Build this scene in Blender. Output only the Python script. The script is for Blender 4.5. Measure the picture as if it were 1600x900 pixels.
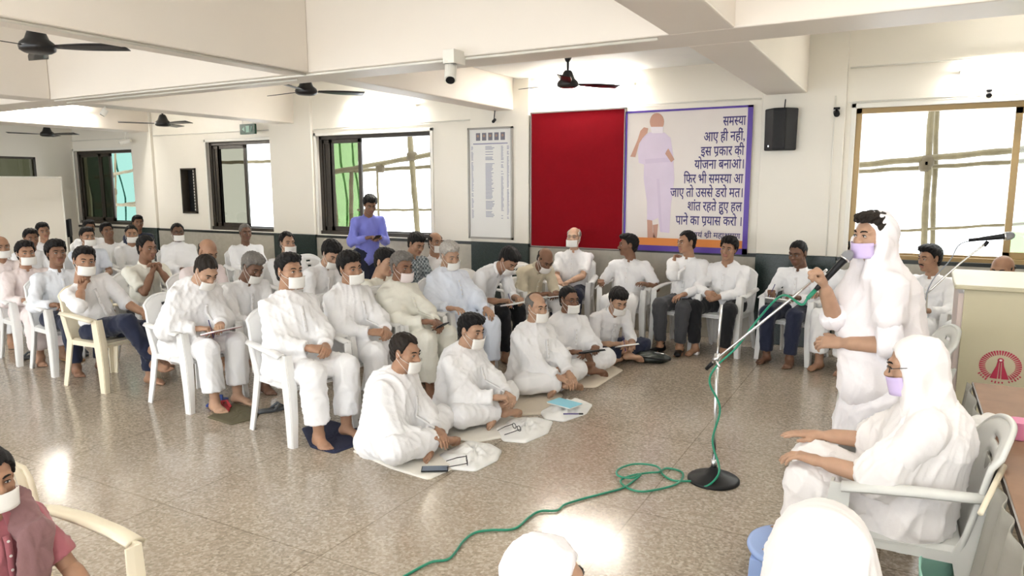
import bpy, math, random
import numpy as np
from mathutils import Matrix, Vector

# ------------------------------------------------------------------ camera, sky, exposure
scene = bpy.context.scene
for o in list(bpy.data.objects):
    bpy.data.objects.remove(o, do_unlink=True)
PSI, PITCH, FPX, ROLL, CAMH = 0.50364, 0.145055, 1111.8, 0.00279, 1.8
cam_d = bpy.data.cameras.new('camera'); cam = bpy.data.objects.new('camera', cam_d)
scene.collection.objects.link(cam); scene.camera = cam
cam_d.sensor_width = 36.0; cam_d.lens = FPX / 1600 * 36.0; cam_d.clip_start = 0.05; cam_d.clip_end = 200
_F = Vector((-math.sin(PSI) * math.cos(PITCH), math.cos(PSI) * math.cos(PITCH), -math.sin(PITCH)))
_R = Vector((math.cos(PSI), math.sin(PSI), 0)); _U = _R.cross(_F)
cam.matrix_world = (Matrix((( _R.x, _U.x, -_F.x, 0), (_R.y, _U.y, -_F.y, 0), (_R.z, _U.z, -_F.z, CAMH), (0, 0, 0, 1)))
                    @ Matrix.Rotation(-ROLL, 4, 'Z'))

world = bpy.data.worlds.new('sky'); scene.world = world; world.use_nodes = True
wn = world.node_tree; bgn = wn.nodes['Background']
bgn.inputs['Color'].default_value = (0.93, 0.97, 1.0, 1); bgn.inputs['Strength'].default_value = 2.3
vs = scene.view_settings
vs.view_transform = 'Standard'; vs.look = 'None'; vs.gamma = 1.0; vs.use_curve_mapping = False
vs.exposure = 0.92
TUBE_POWER = 26.0

def ray(u, v):
    x, y = (u - 800) / FPX, (v - 450) / FPX
    c, s = math.cos(-ROLL), math.sin(-ROLL)
    x, y = c * x - s * y, s * x + c * y
    return _F + _R * x - _U * y
def on_z(u, v, z=0.0):
    d = ray(u, v); t = (z - CAMH) / d.z
    return np.array((d.x * t, d.y * t, z))
def on_y(u, v, Y):
    d = ray(u, v); t = Y / d.y
    return np.array((d.x * t, Y, CAMH + d.z * t))

# ------------------------------------------------------------------ object helpers
COL = scene.collection
def link(o, parent=None):
    COL.objects.link(o)
    if parent is not None: o.parent = parent
    return o
def tag(o, label=None, cat=None, group=None, kind=None):
    if label: o['label'] = label
    if cat: o['category'] = cat
    if group: o['group'] = group
    if kind: o['kind'] = kind
    return o
def thing(name, label, cat, loc=(0, 0, 0), rz=0.0, group=None, kind=None):
    o = bpy.data.objects.new(name, None); o.empty_display_size = 0.1
    link(o); o.location = [float(a) for a in loc]; o.rotation_euler = (0, 0, rz)
    return tag(o, label, cat, group, kind)

class MB:
    """collects vertices and faces of ONE mesh"""
    def __init__(s): s.V = []; s.F = []; s.M = []; s.n = 0
    def add(s, V, F, m=0):
        V = np.asarray(V, float).reshape(-1, 3)
        s.V.append(V)
        for f in F:
            s.F.append([int(i) + s.n for i in f]); s.M.append(m)
        s.n += len(V); return s
    def box(s, lo, hi, m=0, R=None, c=None):
        x0, y0, z0 = lo; x1, y1, z1 = hi
        V = np.array([(x0,y0,z0),(x1,y0,z0),(x1,y1,z0),(x0,y1,z0),(x0,y0,z1),(x1,y0,z1),(x1,y1,z1),(x0,y1,z1)], float)
        if R is not None: V = V @ np.asarray(R).T
        if c is not None: V = V + np.asarray(c)
        return s.add(V, [(0,3,2,1),(4,5,6,7),(0,1,5,4),(1,2,6,5),(2,3,7,6),(3,0,4,7)], m)
    def tube(s, pts, r, seg=8, m=0, caps=True, closed=False):
        pts = [np.asarray(p, float) for p in pts]; n = len(pts)
        rr = r if hasattr(r, '__len__') else [r] * n
        V = []; prev = None
        for i, p in enumerate(pts):
            a = pts[(i - 1) % n] if (closed or i > 0) else p
            b = pts[(i + 1) % n] if (closed or i < n - 1) else p
            t = b - a; t = t / (np.linalg.norm(t) + 1e-9)
            if prev is None:
                up = np.array((0, 0, 1.)) if abs(t[2]) < .9 else np.array((1., 0, 0))
                x = np.cross(up, t)
            else:
                x = prev - t * (prev @ t)
            x /= np.linalg.norm(x) + 1e-9; y = np.cross(t, x); prev = x
            for k in range(seg):
                an = 2 * math.pi * k / seg
                V.append(p + rr[i] * (math.cos(an) * x + math.sin(an) * y))
        F = []
        for i in range(n if closed else n - 1):
            j = (i + 1) % n
            for k in range(seg):
                k2 = (k + 1) % seg
                F.append((i * seg + k, i * seg + k2, j * seg + k2, j * seg + k))
        if caps and not closed:
            F.append(tuple(reversed(range(seg)))); F.append(tuple((n - 1) * seg + k for k in range(seg)))
        return s.add(V, F, m)
    def lathe(s, prof, seg=24, c=(0, 0, 0), m=0, R=None):
        V = []
        for (r, z) in prof:
            for k in range(seg):
                a = 2 * math.pi * k / seg; V.append((r * math.cos(a), r * math.sin(a), z))
        V = np.array(V)
        if R is not None: V = V @ np.asarray(R).T
        V = V + np.asarray(c, float); F = []; n = len(prof)
        for i in range(n - 1):
            for k in range(seg):
                k2 = (k + 1) % seg
                F.append((i * seg + k, i * seg + k2, (i + 1) * seg + k2, (i + 1) * seg + k))
        F.append(tuple(reversed(range(seg)))); F.append(tuple((n - 1) * seg + k for k in range(seg)))
        return s.add(V, F, m)
    def sheet(s, P, th, m=0, skip=None):
        """P[i][j] grid of points, solid of thickness th along the normal"""
        P = np.asarray(P, float); a, b = P.shape[:2]
        du = np.gradient(P, axis=0); dv = np.gradient(P, axis=1)
        N = np.cross(du, dv); N /= np.linalg.norm(N, axis=2, keepdims=True) + 1e-9
        V = np.concatenate([(P + N * th / 2).reshape(-1, 3), (P - N * th / 2).reshape(-1, 3)])
        o = a * b; idx = lambda i, j: i * b + j
        have = np.ones((a - 1, b - 1), bool)
        if skip:
            for (i, j) in skip: have[i, j] = False
        F = []
        for i in range(a - 1):
            for j in range(b - 1):
                if not have[i, j]: continue
                q = [idx(i, j), idx(i + 1, j), idx(i + 1, j + 1), idx(i, j + 1)]
                F.append(q); F.append([o + k for k in reversed(q)])
                for (di, dj, e0, e1) in ((0, -1, 0, 1), (1, 0, 1, 2), (0, 1, 2, 3), (-1, 0, 3, 0)):
                    ii, jj = i + di, j + dj
                    if not (0 <= ii < a - 1 and 0 <= jj < b - 1) or not have[ii, jj]:
                        F.append([q[e1], q[e0], o + q[e0], o + q[e1]])
        return s.add(V, F, m)
    def prism(s, poly, d, m=0, to=None):
        """polygon (x,z) extruded d along y; to maps points"""
        n = len(poly)
        V = np.array([(x, 0, z) for x, z in poly] + [(x, d, z) for x, z in poly], float)
        if to is not None: V = np.array([to(p) for p in V])
        F = [tuple(range(n)), tuple(reversed(range(n, 2 * n)))]
        for i in range(n):
            j = (i + 1) % n; F.append((j, i, n + i, n + j))
        return s.add(V, F, m)
    def build(s, name, mats, parent=None, smooth=False, bevel=0.0, auto=None):
        V = np.concatenate(s.V) if s.V else np.zeros((0, 3))
        return make_mesh(name, V, s.F, mats, parent, smooth, bevel, mi=s.M)

def make_mesh(name, V, F, mats, parent=None, smooth=True, bevel=0.0, mi=None):
    me = bpy.data.meshes.new(name)
    V = np.asarray(V, np.float32)
    me.vertices.add(len(V)); me.vertices.foreach_set('co', V.ravel())
    if isinstance(F, np.ndarray):
        tot = np.full(len(F), F.shape[1], np.int32); loops = F.ravel().astype(np.int32)
    else:
        tot = np.array([len(f) for f in F], np.int32)
        loops = np.array([i for f in F for i in f], np.int32)
    me.loops.add(len(loops)); me.loops.foreach_set('vertex_index', loops)
    me.polygons.add(len(tot))
    st = np.zeros(len(tot), np.int32); st[1:] = np.cumsum(tot)[:-1]
    me.polygons.foreach_set('loop_start', st); me.polygons.foreach_set('loop_total', tot)
    if mi is not None: me.polygons.foreach_set('material_index', np.asarray(mi, np.int32))
    me.polygons.foreach_set('use_smooth', np.full(len(tot), bool(smooth)))
    me.update(calc_edges=True)
    if not isinstance(mats, (list, tuple)): mats = [mats]
    for m in mats: me.materials.append(m)
    o = bpy.data.objects.new(name, me); link(o, parent)
    if bevel > 0:
        b = o.modifiers.new('bevel', 'BEVEL'); b.width = bevel; b.segments = 2; b.limit_method = 'ANGLE'
        b.angle_limit = math.radians(40)
    return o

def copy_tree(o, parent=None):
    c = o.copy(); COL.objects.link(c); c.parent = parent
    for ch in list(o.children): copy_tree(ch, c)
    return c

# ------------------------------------------------------------------ materials
def mat(name, col, rough=0.6, metal=0.0, spec=0.5, bump=0.0, bscale=60.0, var=0.0, vscale=4.0, emit=None, estr=0.0,
        sss=0.0, coat=0.0, sheen=0.0, trans=0.0):
    m = bpy.data.materials.new(name); m.use_nodes = True
    nt = m.node_tree; b = nt.nodes['Principled BSDF']
    c4 = (*col, 1)
    b.inputs['Base Color'].default_value = c4; b.inputs['Roughness'].default_value = rough
    b.inputs['Metallic'].default_value = metal; b.inputs['Specular IOR Level'].default_value = spec
    if coat: b.inputs['Coat Weight'].default_value = coat; b.inputs['Coat Roughness'].default_value = 0.1
    if sheen: b.inputs['Sheen Weight'].default_value = sheen
    if sss:
        b.inputs['Subsurface Weight'].default_value = sss; b.inputs['Subsurface Radius'].default_value = (0.012, 0.005, 0.003)
    if emit: b.inputs['Emission Color'].default_value = (*emit, 1); b.inputs['Emission Strength'].default_value = estr
    tc = nt.nodes.new('ShaderNodeTexCoord')
    if var > 0:
        n = nt.nodes.new('ShaderNodeTexNoise'); n.inputs['Scale'].default_value = vscale; n.inputs['Detail'].default_value = 5
        nt.links.new(tc.outputs['Object'], n.inputs['Vector'])
        r = nt.nodes.new('ShaderNodeValToRGB')
        r.color_ramp.elements[0].position = 0.3; r.color_ramp.elements[1].position = 0.7
        r.color_ramp.elements[0].color = (*[max(0, c * (1 - var)) for c in col], 1)
        r.color_ramp.elements[1].color = (*[min(1, c * (1 + var * .6)) for c in col], 1)
        nt.links.new(n.outputs['Fac'], r.inputs['Fac']); nt.links.new(r.outputs['Color'], b.inputs['Base Color'])
    if bump > 0:
        n = nt.nodes.new('ShaderNodeTexNoise'); n.inputs['Scale'].default_value = bscale; n.inputs['Detail'].default_value = 4
        nt.links.new(tc.outputs['Object'], n.inputs['Vector'])
        bp = nt.nodes.new('ShaderNodeBump'); bp.inputs['Strength'].default_value = bump; bp.inputs['Distance'].default_value = 0.01
        nt.links.new(n.outputs['Fac'], bp.inputs['Height']); nt.links.new(bp.outputs['Normal'], b.inputs['Normal'])
    return m

M = {}
M['wall'] = mat('cream_gloss_paint', (.86, .81, .71), .33, spec=.4, bump=.03, bscale=30, var=.03, vscale=.8)
M['beam'] = mat('beam_paint', (.86, .79, .70), .45, spec=.35, bump=.03, bscale=25, var=.03, vscale=.8)
M['ceiling'] = mat('ceiling_white', (.88, .88, .85), .6, var=.02)
M['dado'] = mat('dado_tile', (.46, .43, .36), .25, var=.08, vscale=14)
M['green_tile'] = mat('dark_green_granite', (.020, .034, .030), .2, var=.5, vscale=120)
M['dark_strip'] = mat('black_granite_ledge', (.02, .024, .022), .25)
M['bronze'] = mat('brown_anodised_aluminium', (.030, .022, .014), .4, metal=.0, spec=.5)
M['tan_frame'] = mat('tan_anodised_aluminium', (.30, .20, .08), .35, metal=.3)
M['white_trim'] = mat('white_sill_paint', (.85, .82, .74), .4)
M['black'] = mat('black_plastic', (.006, .006, .007), .5, spec=.3)
M['black_fan'] = mat('dark_brown_fan_enamel', (.008, .007, .008), .3)
M['chrome'] = mat('chrome', (.75, .75, .76), .22, metal=1.0)
M['steel_mesh'] = mat('mic_grille', (.35, .36, .38), .35, metal=.9, bump=.6, bscale=600)
M['white_plastic'] = mat('white_chair_plastic', (.80, .79, .77), .38, spec=.5, var=.03)
M['cream_plastic'] = mat('cream_chair_plastic', (.80, .72, .55), .38, spec=.5, var=.03)
M['grey_plastic'] = mat('pale_grey_chair_plastic', (.66, .66, .62), .4, spec=.5, var=.03)
M['blue_plastic'] = mat('light_blue_plastic', (.32, .44, .75), .35, spec=.5)
M['green_cable'] = mat('green_cable_sheath', (.015, .23, .13), .4)
M['red_felt'] = mat('red_felt', (.21, .004, .009), .9, spec=.1, bump=.15, bscale=300, var=.05, vscale=6)
M['paper'] = mat('white_paper', (.84, .83, .80), .8)
M['print_ink'] = mat('grey_blue_ink', (.30, .30, .42), .8)
M['navy_ink'] = mat('navy_lettering', (.045, .03, .16), .6)
M['purple'] = mat('purple_border', (.085, .03, .33), .4)
M['orange'] = mat('orange_band', (.75, .25, .045), .5)
M['poster'] = mat('pale_poster_print', (.80, .73, .68), .4, var=.03, vscale=2)
M['podium'] = mat('cream_laminate', (.54, .49, .33), .4, var=.04, vscale=2)
M['podium_side'] = mat('pale_pink_laminate', (.60, .50, .46), .35)
M['emblem_red'] = mat('emblem_red', (.42, .012, .05), .5)
M['emblem_white'] = mat('emblem_white', (.85, .80, .76), .5)
M['table_wood'] = mat('brown_laminate_table', (.27, .16, .10), .62, spec=.2, var=.12, vscale=9)
M['table_edge'] = mat('dark_table_edge', (.05, .03, .02), .4)
M['grey_cloth'] = mat('grey_table_skirt_cloth', (.34, .33, .29), .85, bump=.25, bscale=18, var=.08, vscale=5)
M['pink_plastic'] = mat('pink_plastic', (.72, .25, .40), .35)
M['mint'] = mat('mint_cloth', (.45, .80, .66), .8)
M['navy_mat'] = mat('navy_cloth_mat', (.012, .016, .045), .9, bump=.3, bscale=150)
M['olive_mat'] = mat('olive_cloth_mat', (.10, .085, .045), .9, bump=.3, bscale=150)
M['white_mat'] = mat('off_white_cloth_mat', (.80, .76, .68), .9, bump=.2, bscale=120)
M['tan_mat'] = mat('beige_cloth_mat', (.66, .58, .47), .9, bump=.2, bscale=120)
M['blue_book'] = mat('light_blue_booklet', (.20, .55, .68), .5)
M['maroon'] = mat('maroon_cover', (.22, .03, .04), .6)
M['dark_leather'] = mat('dark_green_leather', (.016, .022, .018), .4)
M['bamboo'] = mat('bamboo', (.15, .125, .07), .7, var=.2, vscale=10)
M['rope'] = mat('dark_rope_lashing', (.10, .08, .05), .9)
M['exit_green'] = mat('dark_green_sign', (.01, .06, .035), .4)
M['tube'] = mat('lit_tube', (1, 1, 1), .5, emit=(1, .98, .95), estr=30.0)
M['screen'] = mat('blue_grey_panel', (.16, .20, .26), .3)

def net_mat(nm, tcol, lcol):
    m = bpy.data.materials.new(nm); m.use_nodes = True; nt = m.node_tree
    nt.nodes.clear(); out = nt.nodes.new('ShaderNodeOutputMaterial')
    tr = nt.nodes.new('ShaderNodeBsdfTransparent'); tr.inputs['Color'].default_value = (*tcol, 1)
    tl = nt.nodes.new('ShaderNodeBsdfTranslucent'); tl.inputs['Color'].default_value = (*lcol, 1)
    mx = nt.nodes.new('ShaderNodeMixShader'); mx.inputs[0].default_value = .06
    nt.links.new(tr.outputs[0], mx.inputs[1]); nt.links.new(tl.outputs[0], mx.inputs[2]); nt.links.new(mx.outputs[0], out.inputs['Surface'])
    return m
M['net'] = net_mat('mint_net', (.35, .46, .425), (.2, .4, .35)); M['net_green'] = net_mat('green_net', (.55, .68, .48), (.2, .4, .2))
def glass_mat(name, col, refl=.08):
    m = bpy.data.materials.new(name); m.use_nodes = True; nt = m.node_tree
    nt.nodes.clear(); out = nt.nodes.new('ShaderNodeOutputMaterial')
    tr = nt.nodes.new('ShaderNodeBsdfTransparent'); tr.inputs['Color'].default_value = (*col, 1)
    gl = nt.nodes.new('ShaderNodeBsdfGlossy'); gl.inputs['Roughness'].default_value = .03
    mx = nt.nodes.new('ShaderNodeMixShader'); mx.inputs[0].default_value = refl
    nt.links.new(tr.outputs[0], mx.inputs[1]); nt.links.new(gl.outputs[0], mx.inputs[2]); nt.links.new(mx.outputs[0], out.inputs['Surface'])
    return m
M['glass_tint'] = glass_mat('tinted_glass', (.15, .15, .11), .05); M['glass_mid'] = glass_mat('frosted_grey_glass', (.36, .355, .31), .05)
M['glass_green'] = glass_mat('green_tinted_glass', (.64, .64, .60), .05)
M['glass_clear'] = glass_mat('clear_glass', (.95, .97, .96), .05)

def floor_mat():
    m = bpy.data.materials.new('polished_terrazzo'); m.use_nodes = True; nt = m.node_tree
    b = nt.nodes['Principled BSDF']; tc = nt.nodes.new('ShaderNodeTexCoord')
    v = nt.nodes.new('ShaderNodeTexVoronoi'); v.inputs['Scale'].default_value = 75
    n = nt.nodes.new('ShaderNodeTexNoise'); n.inputs['Scale'].default_value = 45; n.inputs['Detail'].default_value = 6
    n2 = nt.nodes.new('ShaderNodeTexNoise'); n2.inputs['Scale'].default_value = 1.3; n2.inputs['Detail'].default_value = 3
    for x in (v, n, n2): nt.links.new(tc.outputs['Object'], x.inputs['Vector'])
    r = nt.nodes.new('ShaderNodeValToRGB'); cr = r.color_ramp
    cr.elements[0].position = .0; cr.elements[0].color = (.19, .15, .108, 1)
    cr.elements[1].position = 1.; cr.elements[1].color = (.66, .57, .46, 1)
    e = cr.elements.new(.45); e.color = (.35, .29, .222, 1)
    sep = nt.nodes.new('ShaderNodeSeparateColor'); nt.links.new(v.outputs['Color'], sep.inputs[0])
    mx = nt.nodes.new('ShaderNodeMath'); mx.operation = 'MULTIPLY_ADD'; mx.inputs[1].default_value = .45
    nt.links.new(sep.outputs[0], mx.inputs[0])
    m2 = nt.nodes.new('ShaderNodeMath'); m2.operation = 'MULTIPLY_ADD'; m2.inputs[1].default_value = .75; m2.inputs[2].default_value = -.12
    nt.links.new(n.outputs['Fac'], m2.inputs[0]); nt.links.new(m2.outputs[0], mx.inputs[2]); nt.links.new(mx.outputs[0], r.inputs['Fac'])
    # large tile joints
    br = nt.nodes.new('ShaderNodeTexBrick'); br.offset = 0; br.inputs['Scale'].default_value = 1.0
    br.inputs['Brick Width'].default_value = 1.2; br.inputs['Row Height'].default_value = 1.2; br.inputs['Mortar Size'].default_value = .004
    br.inputs['Color1'].default_value = (1, 1, 1, 1); br.inputs['Color2'].default_value = (.95, .95, .95, 1); br.inputs['Mortar'].default_value = (.6, .56, .5, 1)
    nt.links.new(tc.outputs['Object'], br.inputs['Vector'])
    mm = nt.nodes.new('ShaderNodeMix'); mm.data_type = 'RGBA'; mm.blend_type = 'MULTIPLY'; mm.inputs[0].default_value = 1
    nt.links.new(r.outputs['Color'], mm.inputs[6]); nt.links.new(br.outputs['Color'], mm.inputs[7])
    nt.links.new(mm.outputs[2], b.inputs['Base Color'])
    rr = nt.nodes.new('ShaderNodeMapRange'); rr.inputs[3].default_value = .10; rr.inputs[4].default_value = .22
    nt.links.new(n2.outputs['Fac'], rr.inputs[0]); nt.links.new(rr.outputs[0], b.inputs['Roughness'])
    b.inputs['Specular IOR Level'].default_value = .6
    return m
M['floor'] = floor_mat()

# ------------------------------------------------------------------ room
WY = 8.37; XL, XR = -14.53, 4.2; YF = -3.6; TOP = 3.5
def struct(o): o['kind'] = 'structure'; return o
b = MB(); b.box((XL - .2, YF, -.12), (XR + .2, WY + .2, 0)); struct(b.build('floor', M['floor']))
b = MB(); b.box((XL - .2, YF, TOP), (XR + .2, WY + .2, TOP + .15))
b.box((-4.5, 5.13, 3.14), (-1.42, WY, TOP)); struct(b.build('ceiling', M['ceiling']))
OPEN = [(-14.50, -12.64, 1.05, 2.46), (-10.60, -9.06, 1.03, 2.52), (-8.06, -5.91, 1.03, 2.54), (-.52, 1.75, 1.0, 2.57), (-11.28, -10.93, 1.33, 2.07)]
b = MB()
xs = sorted(set([XL - .2, XR + .2] + [x for o in OPEN for x in o[:2]]))
for x0, x1 in zip(xs, xs[1:]):
    xm = (x0 + x1) / 2; holes = sorted((o[2], o[3]) for o in OPEN if o[0] < xm < o[1]); z = 0.
    for (a, c) in holes:
        b.box((x0, WY, z), (x1, WY + .24, a)); z = c
    b.box((x0, WY, z), (x1, WY + .24, TOP))
struct(b.build('wall_back', M['wall']))
b = MB()  # left wall with a small window opening
LO = (6.75, 7.65, 1.9, 2.33)
b.box((XL - .2, YF, 0), (XL, LO[0], TOP)); b.box((XL - .2, LO[1], 0), (XL, WY, TOP))
b.box((XL - .2, LO[0], 0), (XL, LO[1], LO[2])); b.box((XL - .2, LO[0], LO[3]), (XL, LO[1], TOP))
struct(b.build('wall_left', M['wall']))
b = MB(); b.box((XR, YF, 0), (XR + .2, WY, TOP)); struct(b.build('wall_right', M['wall']))

# beams (cross beams, and the long beam parallel to the back wall)
LB0, LB1, BZ = 4.68, 5.14, 2.75
b = MB(); b.box((XL, LB0, BZ), (XR, LB1, TOP)); struct(b.build('trim_1', M['beam'], bevel=.012))
for i, (x0, x1) in enumerate(((-1.42, -1.0), (-4.86, -4.56), (-8.84, -8.46), (-12.58, -12.05), (2.6, 3.0))):
    b = MB(); b.box((x0, YF, BZ), (x1, LB0 - .001, TOP)); b.box((x0, LB1 + .001, BZ), (x1, WY, TOP)); struct(b.build(f'trim_{i + 2}', M['beam'], bevel=.012))
# pilasters on the back wall, with dark green granite to dado height
for i, (x0, x1) in enumerate(((-1.45, -.62), (-5.22, -4.33), (-9.02, -8.12), (-12.60, -12.02))):
    b = MB(); b.box((x0, WY - .055, 1.02), (x1, WY, TOP - .01)); struct(b.build(f'trim_{i + 10}', M['wall'], bevel=.006))
    b = MB(); b.box((x0, WY - .065, 0), (x1, WY, 1.02)); struct(b.build(f'trim_{i + 20}', M['green_tile'], bevel=.006))
b = MB()
for x0, x1 in ((XL, -12.60), (-12.02, -9.02), (-8.12, -5.22), (-4.33, -1.45), (-.62, XR)):
    b.box((x0, WY - .02, 0), (x1, WY, .975))
struct(b.build('trim_30', M['dado']))
b = MB()
for x0, x1 in ((XL, -12.60), (-12.02, -9.02), (-8.12, -5.22), (-4.33, -1.45), (-.62, XR)):
    b.box((x0, WY - .03, .975), (x1, WY, 1.015))
struct(b.build('trim_31', M['dark_strip'], bevel=.004))
# conduits
b = MB()
b.tube([(XL, WY - .015, 2.66), (-12.62, WY - .015, 2.66)], .009, 6); b.tube([(-12.0, WY - .015, 2.68), (-9.05, WY - .015, 2.67)], .009, 6)
b.tube([(-8.1, WY - .015, 2.64), (-5.24, WY - .015, 2.66)], .010, 6); b.tube([(-4.3, WY - .015, 2.74), (-1.47, WY - .015, 2.72)], .010, 6)
b.tube([(-.6, WY - .015, 2.63), (XR, WY - .015, 2.63)], .010, 6); b.tube([(-.6, WY - .015, 2.98), (1.0, WY - .015, 2.98), (1.0, WY - .015, 3.1)], .009, 6)
b.tube([(-.72, WY - .07, 1.02), (-.72, WY - .07, 2.7)], .006, 6)
struct(b.build('trim_32', M['white_trim'], smooth=True))
b = MB()
b.tube([(-8.44, LB0 + .03, BZ - .012), (-1.5, LB0 + .03, BZ - .012)], .011, 6); b.tube([(-4.60, YF, BZ - .012), (-4.60, LB0, BZ - .012)], .011, 6)
b.tube([(-8.5, LB0 + .2, BZ - .012), (-4.9, LB0 + .2, BZ - .012)], .011, 6)
struct(b.build('trim_33', M['white_trim'], smooth=True))

# windows
def window(n, o, split, frame, panel, glass0, y=WY + .05, sash_fr=None, right_fr=True):
    x0, x1, z0, z1 = o
    w = thing(f'window_{n}', None, None, ((x0 + x1) / 2, y, z0), kind='structure')
    cx = (x0 + x1) / 2; L = lambda x: x - cx; H = z1 - z0; t = .055
    f = MB(); f.box((L(x0), 0, 0), (L(x0) + t, .1, H)); f.box((L(x1) - (t if right_fr else .02), 0, 0), (L(x1), .1, H)); f.box((L(x0), 0, H - t), (L(x1), .1, H)); f.box((L(x0), -.03, 0), (L(x1), .1, t))
    f.box((L(x0), .045, t), (L(x1), .055, t + .02))
    f.build('window_frame', frame, w, bevel=.004)
    for k, (a, c, *gl) in enumerate(panel):
        glass = gl[0] if gl else glass0
        s = MB(); s.box((L(a), .02, t), (L(a) + .06, .055, H - t)); s.box((L(c) - .06, .02, t), (L(c), .055, H - t)); s.box((L(a), .02, t), (L(c), .055, t + .07)); s.box((L(a), .02, H - t - .06), (L(c), .055, H - t))
        so = s.build('sash', sash_fr or frame, w, bevel=.004)
        g = MB(); g.box((L(a) + .05, .034, t + .06), (L(c) - .05, .040, H - t - .05)); g.build('pane', glass, so)
    return w
window(1, OPEN[0], None, M['bronze'], [(-14.45, -13.75), (-13.85, -13.45)], M['glass_tint'])
window(2, OPEN[1], None, M['bronze'], [(-10.56, -10.36, M['bronze']), (-10.42, -9.72)], M['glass_mid'])
window(3, OPEN[2], None, M['bronze'], [(-8.03, -7.80, M['bronze']), (-7.88, -7.24)], M['glass_green'])
window(4, OPEN[3], None, M['tan_frame'], [(.86, 1.70)], M['glass_clear'], sash_fr=M['tan_frame'])
w5 = thing('window_5', None, None, (XL - .06, (LO[0] + LO[1]) / 2, LO[2]), kind='structure')
f = MB(); hw = (LO[1] - LO[0]) / 2
f.box((0, -hw, 0), (.06, -hw + .04, .43)); f.box((0, hw - .04, 0), (.06, hw, .43)); f.box((0, -hw, .39), (.06, hw, .43)); f.box((0, -hw, 0), (.06, hw, .03))
f.build('window_frame', M['bronze'], w5)
g = MB(); g.box((.02, -hw + .04, .03), (.026, hw - .04, .39)); g.build('pane', M['glass_tint'], w5)
# small ventilation slot with a frame and a louvre stack
w6 = thing('window_6', None, None, (-11.105, WY, 1.33), kind='structure')
f = MB(); f.box((-.19, -.03, -.02), (-.165, .12, .76)); f.box((.165, -.03, -.02), (.19, .12, .76)); f.box((-.19, -.03, .735), (.19, .12, .76)); f.box((-.19, -.03, -.03), (.19, .12, 0))
f.build('window_frame', M['bronze'], w6)
f = MB(); f.box((-.165, .11, 0), (.02, .125, .74)); f.build('shutter', M['black'], w6)
f = MB()
for k in range(14): f.box((.03, .06, .02 + k * .052), (.16, .1, .055 + k * .052))
f.build('louvre', M['white_trim'], w6)
# light reveals around the four big windows
for i, o in enumerate(OPEN[:4]):
    f = MB(); x0, x1, z0, z1 = o; e = .045
    for bx in (((x0 - e, z0), (x0, z1 + e)), ((x1, z0), (x1 + e, z1 + e)), ((x0 - e, z1), (x1 + e, z1 + e))):
        f.box((bx[0][0], WY - .018, bx[0][1]), (bx[1][0], WY + .01, bx[1][1]))
    struct(f.build(f'trim_{40 + i}', M['white_trim'], bevel=.004))
# ------------------------------------------------------------------ tube battens: the hall's own lamps, then added ceiling fill lights
def batten(loc, rz, label, L=1.2, down=True):
    t = thing('tube_light', label, 'tube light', loc, rz, 'tube lights high on the walls and beams')
    b = MB(); b.box((-L / 2 - .03, 0, -.03), (L / 2 + .03, .035, .03)); b.box((-L / 2 - .03, -.055, -.02), (-L / 2, 0, .02)); b.box((L / 2, -.055, -.02), (L / 2 + .03, 0, .02))
    b.build('batten', M['white_trim'], t, bevel=.004)
    b = MB(); b.tube([(-L / 2, -.035, 0), (L / 2, -.035, 0)], .016, 12); b.build('tube', M['tube'], t, smooth=True)
    ld = bpy.data.lights.new('tube_glow', 'AREA'); ld.shape = 'RECTANGLE'; ld.size = L; ld.size_y = .08; ld.energy = TUBE_POWER
    ld.color = (1, .97, .92); lo = bpy.data.objects.new('tube_glow', ld); link(lo, t); lo.location = (0, -.075, 0); lo.rotation_euler = (math.radians(60), 0, 0)
    return t
# local -Y faces the room
batten((-3.55, WY - .001, 2.98), 0, 'tube light high on the back wall above the red board')
batten((1.0, WY - .001, 2.86), 0, 'tube light high on the wall above the window at the right')
batten((-6.75, WY - .001, 2.90), 0, 'tube light on the wall above the window behind the standing man')
batten((-12.049, 6.6, 3.0), math.pi / 2, 'tube light on the far left cross beam')
for i, (x, y) in enumerate(((-2.9, .5), (.8, .5), (-6.6, .5), (.8, 3.2))):  # unseen ceiling battens, added only to brighten the front of the hall
    t = batten((x, y, TOP - .001), 0, 'ceiling tube light over the front of the hall, outside the frame')
    t.rotation_euler = (math.pi / 2, 0, 0)
    lo = [c for c in t.children if c.type == 'LIGHT'][0]; lo.rotation_euler = (math.pi / 2, 0, 0); lo.data.energy = 40 if i in (0, 2) else 10

# ------------------------------------------------------------------ ceiling fans
def fan_tree():
    t = thing('ceiling_fan', None, None)
    b = MB(); b.lathe([(.015, .10), (.035, .105), (.05, .085), (.075, .02), (.105, -.005), (.115, -.03), (.11, -.055), (.085, -.07), (.03, -.075)], 28); b.build('motor', M['black_fan'], t, smooth=True)
    for k in range(3):
        a = k * 2 * math.pi / 3; P = []
        for i in range(9):
            r = .12 + i * .06; w = .03 + .035 * math.sin(min(1, i / 5) * math.pi / 2)
            row = []
            for j in range(4):
                s = (j / 3 - .5) * 2 * w
                row.append((r * math.cos(a) - s * math.sin(a), r * math.sin(a) + s * math.cos(a), -.03 - s * .18))
            P.append(row)
        m = MB(); m.sheet(P, .006); m.build('blade', M['black_fan'], t, smooth=True)
    return t
def rod(t, up):
    b = MB(); b.tube([(0, 0, .09), (0, 0, up)], .013, 10); b.lathe([(.018, up - .09), (.03, up - .075), (.05, up)], 20); b.build('down_rod', M['black_fan'], t, smooth=True)
fan0 = fan_tree()
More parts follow.
